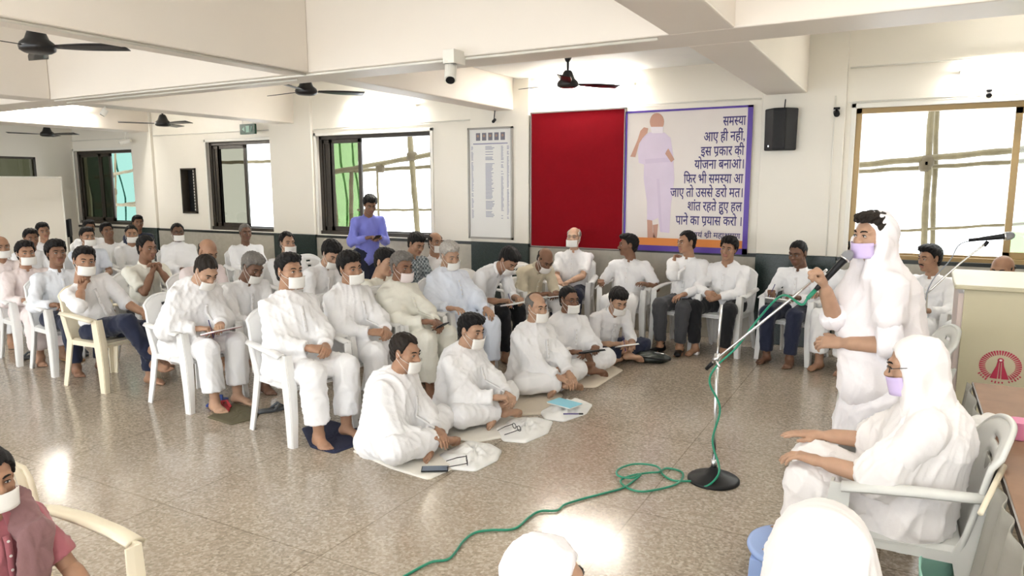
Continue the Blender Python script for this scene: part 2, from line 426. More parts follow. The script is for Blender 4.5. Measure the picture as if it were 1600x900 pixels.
FANS = [((889, 127), 2.86, 3.14, .88, 'black ceiling fan hanging in front of the red board'),
        ((60, 62), 2.78, TOP, .55, 'black ceiling fan nearest the camera at the upper left corner'),
        ((480, 136), 2.80, TOP, .9, 'black ceiling fan partly hidden by the beams above the standing man'),
        ((256, 187), 2.75, TOP, .0, 'black ceiling fan beyond the beam above the left rows'),
        ((75, 203), 2.72, TOP, .3, 'black ceiling fan farthest away at the left end')]
fan_roots = [fan0] + [copy_tree(fan0) for _ in FANS[1:]]
for t, ((u, v), z, top, rz, lab) in zip(fan_roots, FANS):
    t.location = on_z(u, v, z); t.rotation_euler = (0, 0, rz); tag(t, lab, 'ceiling fan', 'ceiling fans'); rod(t, top - z)

# ------------------------------------------------------------------ cctv cameras, loudspeaker, exit sign
def cctv(p, rz, pitch, L, r, label, m='white_trim', drop=.08):
    t = thing('security_camera', label, 'camera', p, rz)
    R = np.array(Matrix.Rotation(pitch, 3, 'X'))
    b = MB(); b.tube([R @ np.array((0, -L / 2, 0)), R @ np.array((0, L / 2, 0))], r, 16); b.build('housing', M[m], t, smooth=False, bevel=.004)
    b = MB(); b.tube([R @ np.array((0, L / 2, 0)), R @ np.array((0, L / 2 + .006, 0))], r * .75, 16); b.build('lens', M['black'], t)
    b = MB(); b.tube([(0, 0, r * .8), (0, -.02, drop)], r * .35, 8); b.box((-r, -.02 - r, drop), (r, -.02 + r, drop + .02)); b.build('bracket', M[m], t)
    return t
_c = cctv(on_y(706, 112, 4.57), math.radians(-150), math.radians(-50), .17, .045, 'white bullet camera under the long beam in the middle', drop=.06)
b = MB(); b.box((-.05, -.03, .06), (.05, .128, .16), R=np.array(Matrix.Rotation(math.radians(150), 3, 'Z'))); b.build('mount_box', M['white_trim'], _c, bevel=.004)
cctv((-12.45, WY - .25, 2.58), math.radians(120), -.2, .2, .035, 'white bullet camera on the pilaster beside the far left window', drop=.16)
cctv(on_z(164, 172, 2.68), 2.5, -1.0, .08, .035, 'small white camera hanging below the beam at the left', drop=.07)
cctv((-.70, WY - .09, 2.52), 3.3, -.3, .10, .03, 'small black camera on the wall right of the loudspeaker', m='black', drop=.04)
cctv((.62, WY - .06, 2.63), 3.1, -.3, .07, .025, 'tiny black camera on the wall above the right window', m='black', drop=.03)
cctv((-4.79, WY - .15, 2.62), 3.1, -.6, .06, .02, 'tiny dark camera under the beam above the printed list board', m='black', drop=.13)

t = thing('loudspeaker', 'black loudspeaker box on the wall between poster and right window', 'loudspeaker', (-1.235, WY - .06, 2.15), 0)
b = MB(); pr = [(-.135, 0), (-.165, -.08), (-.06, -.20), (.06, -.20), (.165, -.08), (.135, 0)]
V = [(x, y, 0.0) for x, y in pr] + [(x * 1.04, y, .44) for x, y in pr]
b.add(V, [tuple(range(6)), tuple(range(11, 5, -1))] + [((i + 1) % 6, i, 6 + i, 6 + (i + 1) % 6) for i in range(6)]); b.build('cabinet', M['black'], t, bevel=.012)
b = MB(); b.box((-.055, -.206, .03), (.055, -.200, .41)); b.build('grille', mat('speaker_grille', (.02, .02, .022), .7, bump=.5, bscale=400), t)
b = MB(); b.box((-.115, -.15, .035), (-.095, -.13, .055)); b.build('badge', M['chrome'], t)
b = MB(); b.box((-.04, 0, .14), (.04, .055, .3)); b.build('wall_bracket', M['black'], t)
b = MB(); b.tube([(0.02, -.03, .44), (0.02, .03, .60), (0.02, .03, .64)], .006, 6); b.build('speaker_cable', M['black'], t)

t = thing('exit_sign', 'dark green hanging sign with pale pictogram above the second window', 'sign', (-9.3, WY - .22, 2.60), 0)
b = MB(); b.box((-.17, -.02, 0), (.17, .02, .16)); b.build('sign_plate', M['exit_green'], t, bevel=.004)
b = MB(); b.box((-.03, -.024, .03), (.05, -.02, .13)); b.add([(-.12, -.022, .08), (-.06, -.022, .04), (-.06, -.022, .12)], [(0, 1, 2)]); b.tube([(.09, -.022, .04), (.11, -.022, .12)], .008, 6)
b.build('pictogram', mat('sign_white', (.35, .55, .45), .5), t)
b = MB(); b.tube([(-.12, 0, .16), (-.12, 0, .30)], .005, 6); b.tube([(.12, 0, .16), (.12, 0, .30)], .005, 6); b.box((-.14, 0, .29), (.14, .22, .30)); b.build('hanger', M['chrome'], t)

# ------------------------------------------------------------------ boards on the back wall
t = thing('notice_board', 'white framed board with portrait row and printed list of names', 'notice board', (-4.9, WY, 1.09), 0)
b = MB(); b.box((-.32, -.075, 0), (.32, -.055, 1.43)); b.build('board', M['paper'], t)
b = MB()
for q in (((-.345, -.09, -.025), (-.32, -.05, 1.455)), ((.32, -.09, -.025), (.345, -.05, 1.455)), ((-.345, -.09, 1.43), (.345, -.05, 1.455)), ((-.345, -.09, -.025), (.345, -.05, 0))): b.box(*q)
b.build('frame', mat('grey_aluminium', (.30, .28, .25), .4, metal=.5), t)
rng = random.Random(3)
b = MB()
for k in range(5):
    x = -.215 + k * .095; b.box((x, -.078, 1.285), (x + .065, -.075, 1.385))
    b.lathe([(.001, 0), (.018, .001), (.018, .002)], 12, c=(x + .032, -.0795, 1.345), m=1, R=Matrix.Rotation(math.pi / 2, 3, 'X'))
b.build('portrait_photos', [mat('portrait_grey', (.20, .19, .23), .6), mat('portrait_skin', (.42, .28, .22), .6)], t)
b = MB(); b.box((-.26, -.077, 1.235), (.27, -.075, 1.250)); b.build('printed_heading', M['print_ink'], t)
for x0, w in ((-.29, .03), (-.07, .14), (.17, .04), (.26, .03)):
    b = MB()
    for k in range(56):
        z = 1.20 - k * .0172
        if rng.random() < .12: continue
        b.box((x0, -.077, z), (x0 + w * rng.uniform(.6, 1), -.075, z + .008))
    tag(b.build('printed_column', M['print_ink'], t), 'column of tiny grey print')

t = thing('red_board', 'large plain red felt display board on the back wall', 'board', (-3.66, WY, 1.0), 0)
b = MB(); b.box((-.63, -.05, 0), (.625, -.005, 1.69)); b.build('felt_panel', M['red_felt'], t)
b = MB()
for q in (((-.645, -.058, -.015), (-.63, 0, 1.705)), ((.625, -.058, -.015), (.637, 0, 1.705)), ((-.645, -.058, 1.69), (.637, 0, 1.705)), ((-.645, -.058, -.015), (.637, 0, 0))): b.box(*q)
b.build('frame', mat('dull_steel', (.25, .22, .20), .4, metal=.6), t)

PY = WY - .045
t = thing('poster', 'framed poster with a walking robed figure and blue Devanagari lettering', 'poster', (-2.29, WY, 1.0), 0)
X0, X1, Z0, Z1 = -3.015, -1.545, 1.0, 2.655
def tl(p): return (p[0] + 2.29, p[1] - WY, p[2] - 1.0)
b = MB(); b.box(tl((X0, PY, Z0)), tl((X1, WY - .008, Z1))); b.build('print_sheet', M['poster'], t)
b = MB(); y0 = PY - .012
b.box(tl((X0, y0, Z0)), tl((X0 + .018, PY, Z1))); b.box(tl((X1 - .055, y0, Z0)), tl((X1, PY, Z1))); b.box(tl((X0, y0, Z1 - .022)), tl((X1, PY, Z1))); b.box(tl((X0, y0, Z0)), tl((X1, PY, Z0 + .065)))
b.build('border', M['purple'], t)
b = MB(); b.box(tl((X0 + .018, PY - .004, Z0 + .065)), tl((X1 - .055, PY, Z0 + .155))); b.build('bottom_band', M['orange'], t)
def zp(pts, dy):
    return [np.array(on_y(820 + x / 3.6, 150 + y / 3.6, PY)) * (1, 0, 1) + (0, PY - dy, 0) for x, y in pts]
robe = mat('lavender_print', (.74, .63, .76), .5, var=.06, vscale=3); skinp = mat('brown_print', (.55, .30, .22), .5); maskp = mat('white_print', (.85, .78, .82), .5); robe2 = mat('lavender_fold_print', (.68, .57, .71), .5)
def poly(b, pts, dy, m):
    P = [tl(p) for p in zp(pts, dy)]; n = len(P)
    Q = [(p[0], p[1] + .002, p[2]) for p in P]
    b.add(P + Q, [tuple(range(n)), tuple(range(2 * n - 1, n - 1, -1))] + [(i, n + i, n + (i + 1) % n, (i + 1) % n) for i in range(n)], m)
b = MB()
ell = lambda cx, cy, rx, ry, n=20: [(cx + rx * math.cos(2 * math.pi * k / n), cy + ry * math.sin(2 * math.pi * k / n)) for k in range(n)]
poly(b, [(690, 690), (718, 690), (722, 770), (738, 808), (702, 815), (692, 800)], .002, 1)
poly(b, [(722, 730), (752, 725), (746, 790), (742, 804), (726, 800)], .002, 1)
poly(b, [(705, 208), (790, 210), (825, 240), (838, 330), (845, 470), (825, 620), (815, 775), (765, 770), (752, 690), (720, 705), (690, 700), (690, 600), (672, 470), (675, 390), (645, 380), (640, 320), (650, 270), (670, 235)], .003, 0)
poly(b, [(680, 360), (832, 350), (830, 375), (684, 385)], .004, 3); poly(b, [(745, 470), (760, 470), (775, 768), (762, 768)], .004, 3)
poly(b, [(648, 270), (626, 348), (598, 345), (612, 315), (640, 250), (656, 200), (676, 180), (700, 186), (694, 212), (668, 240)], .005, 1)
poly(b, [(812, 300), (846, 362), (828, 378), (795, 330), (800, 318)], .005, 1)
poly(b, ell(749, 150, 40, 50), .004, 1); poly(b, [(712, 178), (786, 178), (782, 214), (720, 214)], .006, 2)
b.build('printed_figure', [robe, skinp, maskp, robe2], t)

def glyphs(txt, off=.012):
    cu = bpy.data.curves.new('txt', 'FONT'); cu.body = txt; cu.offset = off; cu.resolution_u = 3
    ob = bpy.data.objects.new('txt', cu); COL.objects.link(ob)
    dg = bpy.context.evaluated_depsgraph_get(); me = bpy.data.meshes.new_from_object(ob.evaluated_get(dg))
    V = np.array([v.co[:2] for v in me.vertices]).reshape(-1, 2); F = [tuple(p.vertices) for p in me.polygons]
    bpy.data.objects.remove(ob, do_unlink=True); bpy.data.curves.remove(cu); bpy.data.meshes.remove(me)
    return V, F
def half(txt):
    """half form: the glyph with its upright cut away"""
    import bmesh
    V, F = glyphs(txt); w = V[:, 0].max(); bm = bmesh.new()
    vs_ = [bm.verts.new((x, y, 0)) for x, y in V]
    for f in F:
        try: bm.faces.new([vs_[i] for i in f])
        except ValueError: pass
    cut = w - .235
    bmesh.ops.bisect_plane(bm, geom=bm.verts[:] + bm.edges[:] + bm.faces[:], plane_co=(cut, 0, 0), plane_no=(1, 0, 0), clear_outer=True)
    bm.verts.index_update(); V = np.array([v.co[:2] for v in bm.verts]); F = [tuple(v.index for v in f.verts) for f in bm.faces]; bm.free()
    return V, F
def compose(tokens):
    Vs, Fs, n, x = [], [], 0, 0.0
    for tk in tokens:
        if tk == ' ': x += .25; continue
        if tk.startswith('~'): V, F = half(tk[1:])
        elif tk.startswith('+'):
            V, F = glyphs(tk[1:]); V = V.copy(); w = V[:, 0].max(); n0 = len(V)
            s = np.array([(w - .11, .20), (w - .11, .10), (w - .38, -.13), (w - .44, -.07)])
            V = np.concatenate([V, s]); F = F + [(n0, n0 + 3, n0 + 2, n0 + 1)]
        elif tk.startswith('^'):
            V, F = glyphs(tk[1:]); w = V[:, 0].max(); n0 = len(V); F = F + [(n0, n0 + 1, n0 + 2, n0 + 3), (n0 + 3, n0 + 2, n0 + 4, n0 + 5)]
            V = np.concatenate([V, np.array([(w - .13, .62), (w - .07, .62), (w - .12, .74), (w - .19, .76), (w - .02, .84), (w - .03, .90)])])
        else: V, F = glyphs(tk)
        adv = V[:, 0].max() - .012; Vs.append(V + (x, 0)); Fs += [tuple(i + n for i in f) for f in F]; n += len(V); x += adv
    return np.concatenate(Vs), Fs
LINES = [(['सम', '~स', 'या'], (1131, 1167), 197), (['आए', ' ', 'ही', ' ', 'नहीं,'], (1101, 1165), 221), (['इस', ' ', '+प', 'कार', ' ', 'की'], (1096, 1164), 244),
         (['योजना', ' ', 'बनाओ।'], (1086, 1163), 265), (['िफर', ' ', 'भी', ' ', 'सम', '~स', 'या', ' ', 'आ'], (1069, 1162), 288), (['जाए', ' ', 'तो', ' ', 'उससे', ' ', 'डरो', ' ', 'मत।'], (1048, 1161), 310),
         (['शांत', ' ', 'रहते', ' ', 'हुए', ' ', 'हल'], (1075, 1160), 332), (['पाने', ' ', 'का', ' ', '+प', 'यास', ' ', 'करो', ' ', '।'], (1056, 1159), 355), (['-', ' ', 'आचा', '^य', ' ', '+श', 'ी', ' ', 'महा', '+श', 'मण'], (1062, 1157), 375)]
for tk, (u0, u1), v in LINES:
    b = MB()
    V, F = compose(tk); p0 = on_y(u0, v, PY); p1 = on_y(u1, v, PY); w = V[:, 0].max() - V[:, 0].min()
    s = (p1[0] - p0[0]) / w; zb = p1[2]; hs = .155 if v < 370 else .09
    P = [tl((p0[0] + (x - V[:, 0].min()) * s, PY - .004, zb + y * hs)) for x, y in V]
    b.add(P, F); b.build('lettering', M['navy_ink'], t)

# ------------------------------------------------------------------ partition and panel at the far left
pA, pB = np.array((-13.5, 6.55, 0)), np.array((-12.05, 7.35, 0))
pA = on_y(-60, 272, 5.6); pB = on_y(94, 272, 7.0)
t = thing('partition_screen', 'cream freestanding partition board at the far left', 'partition', (pB[0], pB[1], 0), math.atan2(pA[1] - pB[1], pA[0] - pB[0]))
Lp = math.hypot(*(pA - pB)[:2]); hz = pB[2]
b = MB(); b.box((0, -.02, .08), (Lp, .02, hz - .03)); b.build('panel', M['wall'], t)
b = MB(); b.box((-.02, -.03, hz - .03), (Lp, .03, hz)); b.box((-.02, -.03, .0), (.0, .03, hz)); b.box((-.02, -.2, 0), (.03, .2, .05)); b.box((Lp - .1, -.2, 0), (Lp - .05, .2, .08)); b.build('frame', M['white_trim'], t, bevel=.004)
t = thing('monitor', 'small dark screen on a stand beneath the far left window', 'monitor', (*on_y(110, 372, 7.6)[:2], 0), -.6)
b = MB(); b.box((-.22, -.02, .86), (.22, .03, 1.18)); b.build('casing', M['black'], t, bevel=.01)
b = MB(); b.box((-.19, -.024, .90), (.19, -.02, 1.15)); b.build('screen', M['screen'], t)
b = MB(); b.box((-.03, 0, .02), (.03, .04, .87)); b.box((-.2, -.15, 0), (.2, .15, .025)); b.build('stand', M['black'], t, bevel=.004)

# ------------------------------------------------------------------ outside: bamboo scaffolding, green netting
def bamboo(a, b_, r, label, lash=None):
    a, b_ = np.array(a, float), np.array(b_, float); c = (a + b_) / 2
    t = thing('bamboo_pole', label, 'bamboo pole', c, 0, 'scaffolding poles outside the windows')
    m = MB(); n = 16; pts = [a + (b_ - a) * i / n - c + np.array((math.sin(i * 1.3) * .004, 0, math.cos(i * 1.7) * .004)) for i in range(n + 1)]
    m.tube(pts, [r * (1.12 if i % 3 == 0 else 1) for i in range(n + 1)], 8); m.build('culm', M['bamboo'], t, smooth=True)
    if lash is not None:
        p = np.array(lash) - c; m = MB(); m.lathe([(r * 1.3, -.07), (r * 1.9, -.04), (r * 1.9, .04), (r * 1.3, .07)], 10, c=p); m.build('rope_lashing', M['rope'], t, smooth=True)
    return t
OY = 9.5
P = lambda u, v, dy=0: on_y(u, v, OY + dy)
bamboo(P(1460, 130), P(1436, 500), .035, 'upright bamboo pole outside the right window, near its middle', lash=P(1450, 256))
bamboo(P(1468, 120, .2), P(1452, 500, .2), .028, 'thinner upright bamboo behind the main pole of the right window')
bamboo(P(1330, 262), P(1640, 234), .035, 'upper sloping bamboo ledger outside the right window', lash=P(1447, 262))
bamboo(P(1325, 272, .15), P(1640, 254, .15), .025, 'second bamboo ledger just under the upper one at the right window')
bamboo(P(1330, 368), P(1640, 352), .016, 'thin bamboo rail low outside the right window')
bamboo(P(640, 190), P(655, 385), .045, 'upright bamboo pole outside the third window', lash=P(645, 243))
bamboo(P(495, 272), P(690, 238), .04, 'sloping bamboo ledger outside the third window', lash=P(595, 262))
bamboo(P(500, 268, .2), P(690, 259, .2), .03, 'level bamboo ledger behind the sloping one at the third window')
bamboo(P(590, 262, .1), P(594, 385, .1), .018, 'thin upright bamboo behind the standing man')
bamboo(P(516, 210, .1), P(528, 380, .1), .04, 'upright bamboo behind the green pane of the third window')
bamboo(P(550, 262, .15), P(549, 380, .15), .035, 'short upright bamboo right of the green pane middle')
bamboo(P(560, 327, .15), P(690, 327, .15), .02, 'low thin bamboo rail outside the third window')
bamboo(P(150, 274), P(215, 262), .03, 'upper bamboo ledger outside the far left window', lash=P(175, 270))
bamboo(P(150, 315), P(222, 318), .03, 'middle bamboo ledger outside the far left window')
bamboo(P(150, 322, .1), P(222, 312, .1), .025, 'crossing bamboo ledger outside the far left window')
bamboo(P(181, 232, .1), P(182, 350, .1), .02, 'thin upright bamboo outside the far left window', lash=P(181, 296))
bamboo(P(325, 252), P(430, 250), .03, 'bamboo ledger outside the second window')
def net(x0, x1, z0, z1, y, label, m_='net'):
    g = [[(x0 + (x1 - x0) * i / 24, y + .10 * math.sin(i * .9 + j * .4) + .05 * math.sin(j * 1.3), z0 + (z1 - z0) * j / 14) for j in range(15)] for i in range(25)]
    m = MB(); m.sheet(g, .004); return tag(m.build('safety_net', M[m_], None, smooth=True), label, 'netting')
net(P(140, 300, .6)[0], P(228, 300, .6)[0], -.5, 4.2, OY + .6, 'green safety netting beyond the far left window')
net(P(500, 300, .6)[0], P(566, 300, .6)[0], -.5, 4.2, OY + .6, 'green safety netting beyond the third window pane', 'net_green')
net(P(1588, 300, .6)[0], P(1720, 300, .6)[0], -.5, 2.4, OY + .6, 'green safety netting at the edge of the right window', 'net_green')

# ------------------------------------------------------------------ plastic armchair
def make_chair(m):
    t = thing('plastic_armchair', None, None)
    P = []
    for i in range(15):
        u = i / 14 * 2 - 1; row = []
        for j in range(13):
            v = j / 12; w = .215 + .03 * v; y = -.215 + .46 * v
            z = .435 - .018 * (1 - u * u) * math.sin(v * math.pi) - .03 * max(0, v - .85) / .15 - .012 * max(0, abs(u) - .85) / .15
            row.append((u * w, y, z))
        P.append(row)
    b = MB(); b.sheet(P, .012)
    b.box((-.225, .215, .385), (.225, .235, .425)); b.box((-.225, -.19, .385), (-.21, .22, .428)); b.box((.21, -.19, .385), (.225, .22, .428))
    b.build('seat', m, t, smooth=False)
    nu, nv = 21, 22; P = []
    for i in range(nu):
        u = i / (nu - 1) * 2 - 1; row = []
        for j in range(nv):
            v = j / (nv - 1); w = .215 + .02 * math.sin(v * 2.4)
            top = .46 * (1 - .16 * abs(u) ** 3.2)
            row.append((u * w, -.205 - .115 * v - .02 * (1 - u * u) + .035 * u * u * v - .02 * max(0, v - .9) / .1, .43 + top * v))
        P.append(row)
    skip = set()
    for (j) in (17, 14):
        for i in range(7, 13): skip.add((i, j))
    b = MB(); b.sheet(P, .011, skip=skip)
    edge = [P[0][j] for j in range(nv)] + [P[i][-1] for i in range(1, nu)] + [P[-1][j] for j in range(nv - 2, -1, -1)]
    b.tube(edge, .012, 8); b.build('backrest', m, t, smooth=True)
    for s in (-1, 1):
        pts = [(.235, -.285, .67), (.262, -.2, .672), (.275, -.05, .668), (.280, .10, .655), (.277, .205, .640)]
        Q = []
        for k, (x, y, z) in enumerate(pts):
            w = .028 + .006 * (k > 1); Q.append([(s * (x - w), y, z - .004), (s * (x - w * .4), y, z + .004), (s * (x + w * .5), y, z + .003), (s * (x + w), y, z - .014)])
        b = MB(); b.sheet(Q, .014); b.build('armrest', m, t, smooth=True)
    for s in (-1, 1):
        for front in (1, 0):
            b = MB()
            if front: pts = [(.272, .205, .645, .034), (.268, .222, .42, .040), (.272, .245, .2, .034), (.280, .262, 0, .027)]
            else: pts = [(.228, -.295, .675, .022), (.222, -.215, .42, .036), (.232, -.255, .2, .032), (.246, -.292, 0, .026)]
            # L-shaped section: outer web and front/back web
            for side in (0, 1):
                Q = []
                for (x, y, z, w) in pts:
                    f = 1 if front else -1
                    if side == 0: Q.append([(s * x, y + f * w, z), (s * x, y, z), (s * x, y - f * w, z)])
                    else: Q.append([(s * x, y + f * w, z), (s * (x - w * .8), y + f * w, z), (s * (x - w * 1.5), y + f * w * .9, z)])
                b.sheet(Q, .011)
            b.build('leg', m, t, smooth=False)
    return t
CH0 = {}
def chair_at(x, y, deg, label, m='white_plastic', group='plastic armchairs'):
    if m not in CH0:
        CH0[m] = make_chair(M[m]); t = CH0[m]
    else: t = copy_tree(CH0[m])
    t.location = (x, y, 0); t.rotation_euler = (0, 0, math.radians(deg - 90)); tag(t, label, 'chair', group)
    return t
# ------------------------------------------------------------------ signed-distance modelling for bodies and cloth
A = lambda *p: np.array(p, float)
def unit(v): v = np.asarray(v, float); return v / (np.linalg.norm(v) + 1e-9)
def cap(a, b, ra, rb, k=.03, n=None, s=1.0, cut=None, sub=False): return dict(t='c', a=np.asarray(a, float), b=np.asarray(b, float), ra=ra, rb=rb, k=k, n=n, s=s, cut=cut, sub=sub)
def ell(c, r, k=.03, R=None, sub=False): return dict(t='e', c=np.asarray(c, float), r=np.asarray(r, float), k=k, R=np.eye(3) if R is None else np.asarray(R, float), sub=sub)
def _bounds(p):
    if p['t'] == 'c':
        m = max(p['ra'], p['rb']); return np.minimum(p['a'], p['b']) - m, np.maximum(p['a'], p['b']) + m
    m = np.abs(p['R']) @ p['r']; return p['c'] - m, p['c'] + m
def _dist(p, X):
    if p['t'] == 'c':
        ba = p['b'] - p['a']; L2 = ba @ ba + 1e-12
        pa = X - p['a']; h = np.clip(pa @ ba / L2, 0, 1)
        o = pa - h[..., None] * ba
        if p['n'] is not None:
            n = p['n']; on = o @ n; o = o + (on * (1 / p['s'] - 1))[..., None] * n
        d = np.sqrt((o * o).sum(-1)) - (p['ra'] + (p['rb'] - p['ra']) * h)
        if p['cut']:
            u = ba / math.sqrt(L2)
            if 'b' in p['cut']: d = np.maximum(d, (X - p['b']) @ u)
            if 'a' in p['cut']: d = np.maximum(d, -((X - p['a']) @ u))
        return d
    q = ((X - p['c']) @ p['R']) / p['r']
    return (np.sqrt((q * q).sum(-1)) - 1) * p['r'].min()
def sdf_mesh(prims, h, post=None):
    los, his = zip(*[_bounds(p) for p in prims if not p['sub']])
    lo = np.min(los, 0) - 3 * h; hi = np.max(his, 0) + 3 * h
    n = np.ceil((hi - lo) / h).astype(int) + 1
    D = np.full(n, .25, np.float32)
    for p in prims:
        l, u = _bounds(p); mg = p['k'] + 3 * h
        i0 = np.maximum(np.floor((l - mg - lo) / h).astype(int), 0); i1 = np.minimum(np.ceil((u + mg - lo) / h).astype(int) + 1, n)
        if (i1 <= i0).any(): continue
        g = np.meshgrid(*[lo[a] + h * np.arange(i0[a], i1[a]) for a in range(3)], indexing='ij')
        X = np.stack(g, -1); d = _dist(p, X).astype(np.float32)
        sl = tuple(slice(i0[a], i1[a]) for a in range(3)); B = D[sl]; k = p['k']
        if p['sub']:
            d = -d; hh = np.maximum(k - np.abs(B - d), 0) / k; D[sl] = np.maximum(B, d) + hh * hh * k * .25
        else:
            hh = np.maximum(k - np.abs(B - d), 0) / k; D[sl] = np.minimum(B, d) - hh * hh * k * .25
    if post is not None:
        g = np.meshgrid(*[lo[a] + h * np.arange(n[a]) for a in range(3)], indexing='ij'); D = post(np.stack(g, -1), D)
    return surface_nets(D, lo, h)
def surface_nets(D, o, h):
    nx, ny, nz = D.shape; S = D < 0
    cnt = np.zeros((nx - 1, ny - 1, nz - 1), np.int8)
    C8 = [(i, j, k) for i in (0, 1) for j in (0, 1) for k in (0, 1)]
    for i, j, k in C8: cnt += S[i:nx - 1 + i, j:ny - 1 + j, k:nz - 1 + k]
    act = (cnt > 0) & (cnt < 8); ids = np.full(act.shape, -1, np.int64); cells = np.argwhere(act); ids[act] = np.arange(len(cells))
    acc = np.zeros((len(cells), 3)); num = np.zeros(len(cells))
    for a in C8:
        for ax in range(3):
            if a[ax]: continue
            b = list(a); b[ax] = 1
            da = D[tuple((cells + a).T)]; db = D[tuple((cells + b).T)]; m = (da < 0) != (db < 0)
            t = da[m] / (da[m] - db[m]); pos = np.tile(np.array(a, float), (m.sum(), 1)); pos[:, ax] += t
            acc[m] += pos; num[m] += 1
    V = (cells + acc / num[:, None]) * h + o
    F = []
    for ax in range(3):
        b, c = (ax + 1) % 3, (ax + 2) % 3
        s0 = [slice(None)] * 3; s1 = [slice(None)] * 3
        s0[ax] = slice(0, -1); s1[ax] = slice(1, None)
        e = np.argwhere(S[tuple(s0)] != S[tuple(s1)])
        e = e[(e[:, b] > 0) & (e[:, c] > 0) & (e[:, b] < D.shape[b] - 1) & (e[:, c] < D.shape[c] - 1)]
        ins = S[tuple(e.T)]
        def cid(db, dc):
            q = e.copy(); q[:, b] += db; q[:, c] += dc; return ids[tuple(q.T)]
        q = np.stack([cid(-1, -1), cid(0, -1), cid(0, 0), cid(-1, 0)], 1)
        q[~ins] = q[~ins][:, ::-1]; F.append(q)
    return V, np.concatenate(F)
def vnormals(V, F):
    n = np.cross(V[F[:, 2]] - V[F[:, 0]], V[F[:, 3]] - V[F[:, 1]]); N = np.zeros_like(V)
    for i in range(4): np.add.at(N, F[:, i], n)
    return N / (np.linalg.norm(N, axis=1, keepdims=True) + 1e-12)
def smooth_mesh(V, F, it=1, w=.5):
    for _ in range(it):
        acc = np.zeros_like(V); c = np.zeros(len(V))
        for i in range(4):
            for j in (1, 3):
                np.add.at(acc, F[:, i], V[F[:, (i + j) % 4]]); np.add.at(c, F[:, i], 1)
        V = V * (1 - w) + w * acc / np.maximum(c, 1)[:, None]
    return V
def crease(V, F, seed, amp=.007, freq=26., vert=.45):
    """soft cloth creases pushed along the surface normal"""
    r = np.random.RandomState(seed); N = vnormals(V, F); f = np.zeros(len(V))
    wp = np.stack([np.sin(V @ (r.randn(3) * 5) + r.rand() * 6) for _ in range(3)], 1) * .06
    Q = V + wp
    for k, (a, fr) in enumerate(((1, freq), (.8, freq * 1.5), (.45, freq * 2.6))):
        for _ in range(2):
            d = r.randn(3); d[2] *= vert; d = unit(d)
            f += a * (1 - np.abs(np.sin(Q @ d * fr + r.rand() * 6 + 1.6 * np.sin(V @ (r.randn(3) * 4))))) ** 2.6
    f -= f.mean()
    return V + N * (f * amp)[:, None]

# ------------------------------------------------------------------ people: materials
SKIN = {k: mat('skin_' + k, c, .5, spec=.35, sss=.06, var=.08, vscale=22, bump=.05, bscale=120) for k, c in
        dict(mid=(.35, .195, .12), tan=(.43, .26, .17), dark=(.22, .112, .066), deep=(.155, .078, .047), fair=(.53, .33, .225)).items()}
LIP = {k: mat('lips_' + k, c, .45) for k, c in dict(mid=(.30, .12, .085), tan=(.36, .15, .11), dark=(.20, .08, .055), deep=(.15, .06, .045), fair=(.42, .18, .14)).items()}
SCL = mat('eye_white', (.62, .58, .54), .25); IRI = mat('eye_iris', (.012, .007, .005), .15)
HAIR = {k: mat('hair_' + k, c,   .55, spec=.2, bump=.5, bscale=220, var=.25, vscale=70) for k, c in
        dict(black=(.006, .005, .005), dark=(.016, .011, .008), grey=(.16, .145, .13), white=(.42, .39, .35), henna=(.06, .025, .012)).items()}
CLO = {k: mat('cloth_' + k, c, .85, spec=.2, sheen=.15, bump=.12, bscale=90) for k, c in
       dict(white=(.86, .85, .85), cool=(.74, .78, .86), cream=(.80, .78, .69), blue=(.50, .56, .78), lav=(.21, .23, .66), pink=(.80, .70, .68), beige=(.62, .55, .41),
            navy=(.018, .022, .045), black=(.012, .012, .014), grey=(.055, .055, .06), check=(.20, .23, .25), mauve=(.24, .13, .13), rose=(.36, .12, .14), veil=(.86, .82, .83), warm=(.84, .80, .78), maskw=(.88, .86, .82), maskl=(.62, .50, .76), stripe=(.74, .76, .80), saree=(.84, .81, .83), green=(.30, .55, .48)).items()}
def check_mat():
    m = CLO['check']; nt = m.node_tree; b = nt.nodes['Principled BSDF']; tc = nt.nodes.new('ShaderNodeTexCoord')
    ck = nt.nodes.new('ShaderNodeTexChecker'); ck.inputs['Scale'].default_value = 38; ck.inputs['Color1'].default_value = (.36, .40, .42, 1); ck.inputs['Color2'].default_value = (.10, .12, .13, 1)
    nt.links.new(tc.outputs['Object'], ck.inputs['Vector']); nt.links.new(ck.outputs['Color'], b.inputs['Base Color'])
check_mat()
BUT = mat('shirt_button', (.74, .71, .67), .3)
SPEC = mat('spectacle_frame', (.015, .012, .012), .3)
CORD = mat('white_cord', (.8, .78, .75), .8)

